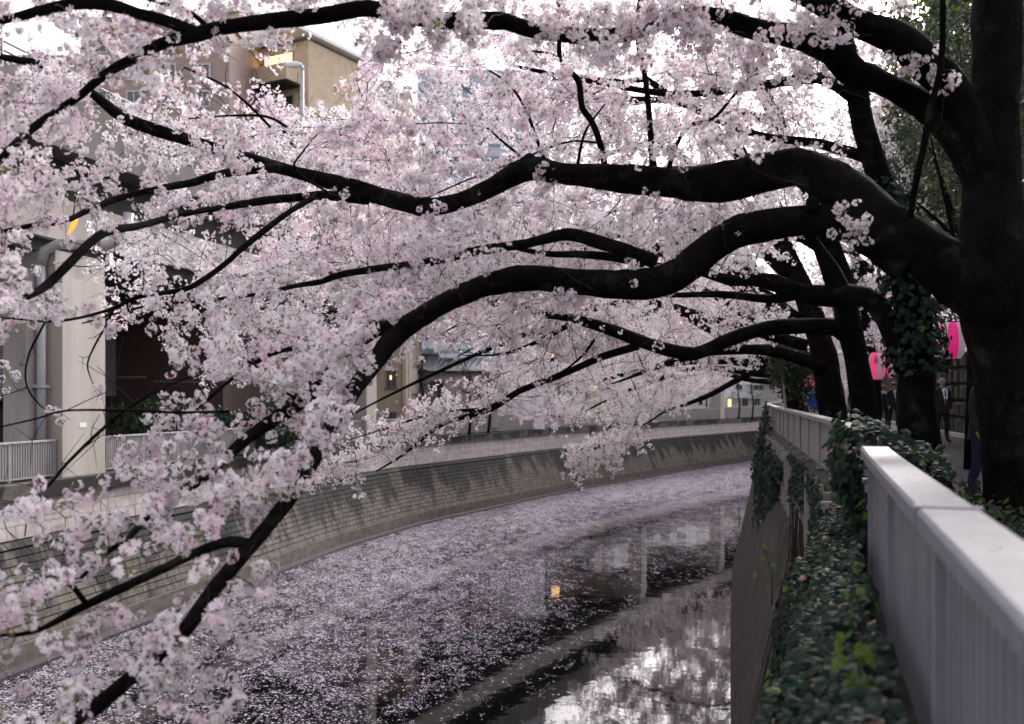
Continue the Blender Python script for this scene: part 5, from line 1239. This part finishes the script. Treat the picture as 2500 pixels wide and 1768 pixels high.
# ------------------------------------------------------------------ right bank: stone wall, shrubs, evergreens
sw = empty('stone_retaining_wall', (*RC.at(RC.s_of_y(22), -5.9)[0], ZR), 'mossy dark stone retaining wall on the right side of the path', 'retaining wall')
mb = MB(); strip(mb, RC, RC.s_of_y(8), RC.s_of_y(70), 1, [(-5.68, ZR - .1), (-5.85, ZR + 2.6), (-8, ZR + 2.7), (-40, ZR + 4.5)]); mb.build('wall_core', M['mortar'], sw)
pieces = 0; sme = None
for r in range(5):
    a = RC.s_of_y(15) + (r % 2) * .3
    while a < RC.s_of_y(43):
        wv = rng.uniform(.45, .8); h_ = .52; z = ZR + .05 + h_ * (r + .5); q, t_ = RC.at(a + wv / 2, -5.66 - (z - ZR) * .065)
        if sme is None:
            x = MB(); vs = []
            for yy, s_ in ((.5, .5), (0, .5), (-.5, .38)): vs += [(-s_, yy, -s_), (s_, yy, -s_ * 1.0), (s_ * .95, yy, s_), (-s_, yy, s_ * .93)]
            x.add(vs, [(4*j+k, 4*j+(k+1)%4, 4*j+4+(k+1)%4, 4*j+4+k) for j in (0, 1) for k in range(4)] + [(8, 9, 10, 11), (3, 2, 1, 0)]); o = x.build('stone', M['grating']); sme = o.data
        else: o = bpy.data.objects.new('stone', sme); C.objects.link(o)
        o.parent = sw; o.location = Vector((q[0], q[1], z)) - sw.location; o.scale = (wv - .04, .22 * rng.uniform(.8, 1.3), h_ - .04)
        o.rotation_euler = (rng.normal() * .04, rng.normal() * .04, math.atan2(t_[1], t_[0]) + math.pi + rng.normal() * .03); a += wv; pieces += 1
def shrub(name, label, c, R, n, scl, picks, seed, trunk=True, cat='shrub', group=None, tr=.06, th=1.0):
    r_ = np.random.default_rng(seed); root = empty(name, (c[0], c[1], c[2]), label, cat, group); pts, rots, ss, pk = [], [], [], []
    top = Vector((c[0], c[1], c[2] + th)); ph = r_.uniform(0, 6, 3)
    for k in range(n):
        d = Vector(r_.normal(size=3)).normalized() * (r_.random() ** .4); p = Vector((top.x + d.x * R[0], top.y + d.y * R[1], top.z + R[2] * .8 + d.z * R[2]))
        if math.sin(p.x * 2.2 / R[0] * 2 + ph[0]) * math.sin(p.z * 2.3 / R[2] * 2 + ph[1]) + math.sin(p.y * 3 / R[1] + ph[2]) * .5 < -.45: continue
        pts.append(p); rots.append(r_.uniform(0, 6.28, 3)); ss.append(scl * r_.uniform(.7, 1.3)); pk.append(int(r_.choice(6, p=picks)))
    if trunk:
        mb = MB(); mb.tube([Vector(c), Vector(c) + Vector((.03, 0, th * .6)), top + Vector((0, 0, R[2] * .5)), top + Vector((.1, 0, R[2] * 1.3))], [tr, tr * .8, tr * .5, tr * .15], 8, .08, seed); mb.build('trunk', M['bark'], root, smooth=True)
        mb = MB()
        for k in range(9):
            e = pts[int(r_.integers(len(pts)))]; s0 = Vector(c) + Vector((0, 0, th * r_.uniform(.5, 1.1) + R[2] * .3)); mb.tube([s0, s0.lerp(e, .5) + Vector((0, 0, .1)), e], [tr * .45, tr * .25, tr * .08], 5)
        mb.build('branches', M['bark'], root)
    scatter('crown' if trunk else 'foliage', pts, rots, ss, pk, NG_CLUMP, root)
    return root
EV = (.33, .33, .30, .02, .02, 0.0); OL = (.12, .1, .08, .35, .3, .05); MX = (.25, .25, .2, .13, .12, .05)
shrub('evergreen_shrub', 'round dark evergreen shrub before the fifth cherry trunk, staked with a pole', (*P(1945, 966, 26).xy, ZR), (.75, .75, .85), 420, .22, EV, 1, tr=.05, th=1.25)
a = P(1922, 1075, 25.7); b = P(1912, 905, 25.7); root = empty('stake', a, 'thin pale bamboo stake leaning beside the round evergreen shrub', 'stake'); mb = MB(); mb.tube([a, a.lerp(b, .5), b], [.035, .033, .03], 8); mb.build('stake_pole', M['beige'], root)
# tall dark evergreens over the path at right
ev = [((2640, 9.5), (.8, 1.0, 2.6), 700, .20, EV, 'dark evergreen tree filling the gap right of the nearest trunk', 1.6),
      ((2330, 17), (1.5, 1.5, 2.9), 1000, .20, EV, 'glossy dark evergreen between the second trunk and the nearest trunk', 3.0),
      ((2420, 22), (3.0, 2.4, 4.6), 1500, .36, MX, 'broad evergreen tree behind the nearest cherry trunk', 2.6),
      ((2290, 27), (3.0, 2.6, 5.2), 1500, .40, OL, 'tall olive-green tree rising above the path at upper right', 4.2),
      ((2500, 30), (4.0, 3.0, 6.0), 1500, .48, MX, 'large dark-leaved tree beyond the stone wall at far right', 3.5),
      ((2200, 40), (3.2, 3.0, 5.0), 1100, .55, OL, 'distant green tree beyond the people on the path', 4.0),
      ((2390, 48), (5.5, 4.0, 7.0), 1300, .7, MX, 'wide green tree far down the right side of the path', 4.0)]
for i, ((px, D), R, n, s_, pk, lab, th) in enumerate(ev):
    c = P(px, 966, D); xx = c.x if i == 0 else max(c.x, rail_x(D) + (1.2 if D < 12 else 5.9 if D < 29 else 6.5)) if i != 1 else c.x + .3
    shrub('evergreen_tree', lab, (xx, D, ZR - .1 if D < 18 else ZR + 2.4), R, n, s_, pk, 30 + i, cat='tree', group='green trees right of the path', tr=.14 if D > 12 else .09, th=th)
for i, (x, y, R_, lab) in enumerate(((10.5, 1.5, (4.0, 4.5, 3.2), 'large evergreen added to shade the path, just outside the right edge of the photo'), (9.5, -8, (4, 4.5, 3.2), 'large evergreen added behind the viewer to shade the path'), (13.5, 13, (3.6, 4.5, 3.4), 'tall evergreen added out of view at far right to shade the path'))):
    shrub('evergreen_tree', lab, (x, y, ZR), R_, 1500, .5, EV, 230 + i, cat='tree', group='green trees right of the path', tr=.2, th=3.2)  # unseen evergreens, added beyond the frame to shade the path and railing
# undergrowth behind the near railing
shrub('low_bush', 'low leafy bush behind the near railing at the lower right', (*P(2380, 966, 7.2).xy, ZR - .05), (.55, .5, .22), 260, .12, (.4, .25, .1, .1, .05, .1), 50, trunk=False, th=.2)
shrub('verge_plant', 'dark shrubs at the foot of the nearest trunk behind the handrail', (*P(2480, 966, 6.0).xy, ZR - .05), (.5, .6, .25), 220, .12, EV, 51, trunk=False, th=.15)
shrub('wall_fern', 'mossy undergrowth hanging over the stone wall right of the walking man', (*RC.at(RC.s_of_y(21), -6.0)[0], ZR + 1.7), (.8, 5.0, .9), 1100, .17, MX, 52, trunk=False, th=0)
# left bank greenery
shrub('hedge', 'dark clipped hedge on the far bank between the broad pier and the balustrade', (*P(385, 966, 38).xy, ZL), (2.4, 1.0, 1.0), 1500, .30, EV, 60, trunk=False, th=.3)
shrub('hedge', 'second stretch of dark hedge behind the lower blossom on the far bank', (*P(620, 966, 42).xy, ZL), (2.6, 1.0, .95), 1300, .30, EV, 61, trunk=False, th=.3)
def thin_tree(label, px, D, ytop, ybot, seed, picks=EV, n=150):
    r_ = np.random.default_rng(seed); b = P(px, ybot, D); b.z = ZL; t_ = P(px + 4, ytop, D); H = t_.z - b.z
    root = empty('garden_tree', b, label, 'tree', 'thin pruned trees on the far bank'); q = [(b.x, D, b.z, .10), (b.x + .12, D, b.z + H * .35, .085), (b.x - .05, D, b.z + H * .7, .06), (t_.x, D, t_.z, .02)]
    limb_mesh('trunk', q, root, 8, .2, .08, seed); mb = MB(); pts = []
    for k in range(9):
        u = .35 + .62 * k / 8; s0 = Vector(b).lerp(t_, u); a = r_.uniform(0, 6.28); e = s0 + Vector((math.cos(a) * 1.0, math.sin(a) * .7, r_.uniform(.0, .4))) * (1.25 - u * .7)
        mb.tube([s0, s0.lerp(e, .5) + Vector((0, 0, -.08)), e], [.035, .025, .008], 5)
        for j in range(n // 9): pts.append(s0.lerp(e, r_.uniform(.5, 1.08)) + Vector((r_.normal() * .16, r_.normal() * .16, r_.normal() * .07 + .05)))
    mb.build('branches', M['bark'], root)
    scatter('crown', pts, [r_.uniform(0, 6.28, 3) for _ in pts], [.15 * r_.uniform(.7, 1.3) for _ in pts], [int(r_.choice(6, p=picks)) for _ in pts], NG_CLUMP, root)
thin_tree('thin dark pine with tiered branches before the pale metal roof', 1030, 62, 862, 1010, 1)
thin_tree('thin bare-stemmed garden tree right of the pine', 1145, 62, 905, 1020, 2)
thin_tree('slim forked tree before the white building, left of the wave-shaped limb', 1192, 64, 900, 1010, 3)
thin_tree('small pruned tree right of the last slim pier', 1803, 104, 925, 1000, 4, n=100)
thin_tree('small pruned tree before the white apartment building', 1836, 104, 915, 1000, 5, n=100)

# ------------------------------------------------------------------ lanterns
def paper(name, col, e):
    m, t, b = new_mat(name); b.inputs['Base Color'].default_value = (*col, 1); b.inputs['Roughness'].default_value = .6
    b.inputs['Emission Color'].default_value = (*col, 1); b.inputs['Emission Strength'].default_value = e
    bump(t, b, noise(t, pos(t, (1, 1, 30)), 3, 2), .2); return m
M['pink'] = paper('pink_paper', (.80, .07, .20), .20); M['hotpink'] = paper('magenta_paper', (.72, .02, .20), .16); M['paperw'] = paper('white_paper', (.55, .46, .55), .06)
M['ink'] = noisy('black_ink', (.01, .008, .01), (.02, .012, .015), 3, .6, 0)
M['rim'] = noisy('dark_red_rim', (.06, .008, .012), (.09, .012, .018), 3, .5, 0)
def text_mesh(body, size):
    cu = bpy.data.curves.new('t', 'FONT'); cu.body = body; cu.size = size; cu.align_x = 'CENTER'; cu.align_y = 'CENTER'; cu.offset = size * .012
    o = bpy.data.objects.new('t', cu); C.objects.link(o); dg = bpy.context.evaluated_depsgraph_get(); me = bpy.data.meshes.new_from_object(o.evaluated_get(dg))
    vs = [tuple(v.co) for v in me.vertices]; fs = [tuple(p.vertices) for p in me.polygons]; bpy.data.objects.remove(o); bpy.data.meshes.remove(me); return vs, fs
def lantern(label, c, R, H, rot, pink='pink', text='公明', detail=True):
    """barrel of ribbed paper in pink and white gores, rims at both ends and a hanging loop."""
    root = empty('paper_lantern', c, label, 'lantern', 'pink and white paper lanterns strung along the path'); nz, na = (22, 30) if detail else (8, 12); vs = []; c = Vector(c)
    def rad(v): return R * (.60 + .40 * (1 - abs(2 * v - 1) ** 2.8)) * (1 + (.012 * (1 if int(v * nz) % 2 else -1) if detail else 0))
    for i in range(nz + 1):
        v = i / nz; r_ = rad(v)
        for k in range(na): a = 2 * math.pi * k / na; vs.append((c.x + r_ * math.cos(a), c.y + r_ * math.sin(a), c.z - H / 2 + H * v))
    mb = MB(); mb.n = len(vs); mb.v = [np.array(vs)]
    for i in range(nz):
        for k in range(na):
            mb.f.append((i * na + k, i * na + (k + 1) % na, (i + 1) * na + (k + 1) % na, (i + 1) * na + k)); ang = (360 * (k + .5) / na - rot) % 90; mb.m.append(1 if ang < 38 else 0)
    mb.build('paper_body', [M[pink], M['paperw']], root, smooth=True)
    for z, nm in ((-H / 2, 'bottom_rim'), (H / 2, 'top_rim')):
        mb = MB(); mb.tube([c + Vector((0, 0, z - .012)), c + Vector((0, 0, z + .012))], [R * .61, R * .61], 20); mb.build(nm, M['rim'], root, smooth=False)
    mb = MB(); mb.tube([c + Vector((0, 0, H / 2)), c + Vector((0, 0, H / 2 + .14))], [.006, .006], 5); mb.build('hanging_cord', M['black'], root)
    if detail and text:
        for a0, sgn in ((-90 - 26, 1), (-90 - 112, 1)):
            if a0 < -180: chars = '祭'; 
            else: chars = text
            for j, ch in enumerate(chars):
                tv, tf = text_mesh(ch, H * (.17 if len(chars) > 1 else .3)); out_ = []
                zc = H * (.30 - .155 * j) if len(chars) > 1 else 0
                for x, y, z in tv:
                    zz = zc + y; v = (zz + H / 2) / H; rr_ = rad(v) + .006; a = math.radians(a0) + x / R; out_.append((c.x + rr_ * math.cos(a), c.y + rr_ * math.sin(a), c.z + zz))
                mb = MB(); mb.add(out_, tf); mb.build('lettering', M['ink'], root)
            break
    return root
lantern('nearest magenta paper lantern, half covered by dark leaves beside the near trunk', P(2324, 832, 14.6), .19, .54, -78, 'hotpink', '')
lantern('pink and white lantern with black characters between the third and second trunks', P(2141, 894, 22), .185, .60, -112, 'pink')
lantern('pink lantern mostly hidden behind the second trunk, touching the lettered one', P(2186, 893, 24), .2, .60, -60, 'pink', '')
lantern('pink lantern low between the fourth and fifth trunks', P(1978, 922, 30), .2, .58, -40, 'pink', '')
lantern('pink lantern glimpsed through the evergreen shrub, upper of two', P(1962, 888, 31), .2, .58, -120, 'pink', '')
lantern('small piece of pink lantern behind the third trunk', P(2078, 913, 40), .18, .56, -60, 'pink', '', False)
for i, (px, py) in enumerate(((2145, 937), (2158, 931), (2170, 931), (2181, 930))):
    lantern(['tiny distant pink lantern, first of the far string', 'tiny distant lantern with a dark top above the woman', 'tiny distant pink lantern, tallest of the far string', 'tiny distant pink lantern over the grey-suited walker'][i], P(px, py, 72), .17, .52, -70 + i * 20, 'pink', '', False)
pts = [P(2480, 700, 10), P(2324, 795, 14.6), P(2186, 855, 24), P(2141, 856, 22.2), P(1978, 885, 30), P(2078, 890, 40), P(2165, 918, 72)]
root = empty('lantern_rope', pts[1], 'thin dark cord from which the pink lanterns hang', 'rope'); mb = MB(); mb.tube([P(2480, 660, 11), P(2324, 790, 14.6), P(2240, 835, 19), P(2186, 858, 24), P(2150, 885, 40), P(2165, 915, 72)], [.006] * 6, 5); mb.build('cord', M['black'], root)

# ------------------------------------------------------------------ people
M['skin'] = noisy('skin', (.30, .17, .12), (.36, .21, .15), 10, .6, 0)
M['hair'] = noisy('dark_hair', (.012, .01, .009), (.02, .017, .015), 20, .6, 0)
M['hairgrey'] = noisy('grey_hair', (.18, .17, .16), (.26, .25, .24), 20, .7, 0)
M['suit'] = noisy('black_suit_cloth', (.010, .010, .012), (.017, .017, .02), 20, .85, 0)
M['shirt'] = noisy('white_shirt', (.55, .58, .64), (.65, .68, .74), 8, .8, 0)
M['shoe'] = noisy('black_shoe', (.008, .008, .008), (.014, .014, .014), 8, .35, 0)
M['bluecloth'] = noisy('blue_cloth', (.02, .06, .24), (.03, .08, .30), 8, .85, 0)
M['indigo'] = noisy('indigo_denim', (.012, .014, .045), (.02, .022, .065), 12, .9, 0)
M['palecloth'] = noisy('pale_cloth', (.42, .38, .34), (.52, .47, .42), 10, .9, 0)
M['teal'] = noisy('teal_bag', (.05, .22, .25), (.07, .28, .31), 8, .6, 0)
def person(label, loc, H, rz, top, legs, hair, walk=.12, tie=False, scarf=False, arm=0, carry=None):
    k = H / 1.72; st = walk
    J = [((0, 0, .96), .135), ((0, 0, 1.12), .125), ((0, -.01, 1.30), .155), ((0, 0, 1.42), .12), ((0, -.005, 1.50), .055), ((0, -.02, 1.585), .082), ((0, -.02, 1.66), .085)]
    E = [(0, 1), (1, 2), (2, 3), (3, 4), (4, 5), (5, 6)]
    def add(p, r, par): J.append((p, r)); E.append((par, len(J) - 1)); return len(J) - 1
    for s_ in (-1, 1):
        f_ = st * s_
        a = add((s_ * .10, 0, .88), .105, 0); a = add((s_ * .10, -f_ * .6, .50), .068, a); a = add((s_ * .10, -f_ * .2 + (.10 if f_ < 0 else -.02), .28), .058, a)
        a = add((s_ * .10, -f_ + .0, .09), .045, a); a = add((s_ * .115, -f_ - .12, .045), .042, a)
        b = add((s_ * .19, 0, 1.40), .066, 3); b = add((s_ * .25, .02 + f_ * .15, 1.14), .048, b); b = add((s_ * .25, f_ * .5 - .05, .93), .038, b)
        h = add((s_ * .245, f_ * .6 - .07, .84), .032, b)
        for q in range(4): c1 = add((s_ * .245 + (q - 1.5) * .016, f_ * .6 - .09, .79), .011, h); add((s_ * .24 + (q - 1.5) * .015, f_ * .6 - .075, .755 - .01 * (q in (1, 2))), .009, c1)
        c1 = add((s_ * .22, f_ * .6 - .105, .825), .012, h); add((s_ * .215, f_ * .6 - .12, .79), .010, c1)
    me = bpy.data.meshes.new('body'); me.from_pydata([tuple(np.array(p) * k) for p, _ in J], E, [])
    o = bpy.data.objects.new('body', me); C.objects.link(o); md = o.modifiers.new('skin', 'SKIN'); md.use_smooth_shade = True
    for i, (_, r) in enumerate(J): me.skin_vertices[0].data[i].radius = (r * k, r * k * (.78 if i in (1, 2, 3, 0) else 1))
    me.skin_vertices[0].data[0].use_root = True; sb = o.modifiers.new('sub', 'SUBSURF'); sb.levels = sb.render_levels = 1
    dg = bpy.context.evaluated_depsgraph_get(); m2 = bpy.data.meshes.new_from_object(o.evaluated_get(dg)); bpy.data.objects.remove(o)
    root = empty('person', loc, label, 'person', rz=rz); b = bpy.data.objects.new('body', m2); C.objects.link(b); b.parent = root
    m2.materials.clear()
    for n_ in ('skin', top, legs, 'shoe'): m2.materials.append(M[n_])
    for p in m2.polygons:
        z = p.center.z / k; x = abs(p.center.x) / k; p.use_smooth = True
        p.material_index = 0 if z > 1.49 or (x > .2 and z < .90) else 1 if (z > .93 or x > .185) else 2 if z > .085 else 3
    # jacket skirt, hair, face features, shirt front
    def part(name, fn, mt):
        mb = MB(); fn(mb); me_ = bpy.data.meshes.new(name); me_.from_pydata([tuple(v * k) for a in mb.v for v in a], [], mb.f); me_.materials.append(M[mt])
        me_.polygons.foreach_set('use_smooth', [True] * len(me_.polygons)); x = bpy.data.objects.new(name, me_); C.objects.link(x); x.parent = root; return x
    part('jacket', lambda mb: mb.tube([(0, .0, .80), (0, 0, .95), (0, 0, 1.1), (0, 0, 1.28), (0, .005, 1.42)], [.185, .17, .155, .17, .13], 14, cap=False), top)
    part('hair', lambda mb: mb.tube([(0, .03, 1.57), (0, .02, 1.62), (0, .01, 1.68), (0, .005, 1.725), (0, 0, 1.75)], [.085, .098, .097, .07, .02], 12), hair)
    part('nose', lambda mb: mb.tube([(0, -.10, 1.635), (0, -.118, 1.60), (0, -.10, 1.59)], [.008, .014, .01], 6), 'skin')
    for s_ in (-1, 1):
        part('ear', lambda mb: mb.tube([(s_ * .085, 0, 1.59), (s_ * .095, .005, 1.62), (s_ * .085, .01, 1.65)], [.012, .018, .012], 6), 'skin')
        part('eye', lambda mb: mb.box((s_ * .032, -.098, 1.635), (.024, .02, .012)), 'hair')
    part('mouth', lambda mb: mb.box((0, -.098, 1.555), (.045, .02, .009)), 'rim')
    if tie:
        part('shirt', lambda mb: mb.add([(-.075, -.150, 1.40), (.075, -.150, 1.40), (.05, -.178, 1.2), (.0, -.178, 1.02), (-.05, -.178, 1.2), (-.05, -.12, 1.47), (.05, -.12, 1.47), (-.075, -.09, 1.40), (.075, -.09, 1.40)], [(0, 4, 2, 1), (4, 3, 2), (5, 0, 1, 6), (7, 0, 5), (8, 6, 1)]), 'shirt')
        part('tie', lambda mb: mb.add([(-.016, -.150, 1.43), (.016, -.150, 1.43), (.026, -.186, 1.12), (0, -.188, 1.06), (-.026, -.186, 1.12)], [(0, 4, 3, 2, 1)]), 'suit')
    if scarf: part('scarf', lambda mb: mb.tube([(0, .01, 1.42), (0, 0, 1.47), (0, 0, 1.52)], [.15, .12, .075], 12, .08, 3), 'palecloth')
    if carry: part('bag', lambda mb: (mb.box((-.31, -.02, .80), (.10, .30, .36)), mb.tube([(-.31, -.12, .97), (-.31, -.1, 1.05), (-.31, .08, 1.05), (-.31, .1, .97)], [.01] * 4, 5)), carry)
    return root
person('older man in dark suit and tie walking past the mossy stone wall', (*P(2300, 966, 26.2).xy, ZR), 1.70, .12, 'suit', 'suit', 'hairgrey', .10, tie=True)
person('man in black suit and white shirt walking between the second and third trunks', (*P(2182, 966, 36.5).xy, ZR), 1.72, .1, 'suit', 'suit', 'hair', .14, tie=True)
person('person with a pale scarf and dark coat walking just behind the third trunk', (*P(2157, 966, 38).xy, ZR), 1.62, .0, 'suit', 'suit', 'hair', .12, scarf=True, carry='suit')
person('person in a blue jacket mostly hidden by the fourth trunk', (*P(1988, 966, 36).xy, ZR), 1.66, .0, 'bluecloth', 'palecloth', 'hair', .12)
person('person carrying a teal bag, glimpsed left of the third trunk', (*P(2086, 966, 38).xy, ZR), 1.6, .0, 'suit', 'suit', 'hair', .12, carry='teal')
person('person in dark jacket and indigo trousers standing by the nearest trunk', (*P(2402, 966, 11.5).xy, ZR), 1.62, .6, 'suit', 'indigo', 'hair', .04)
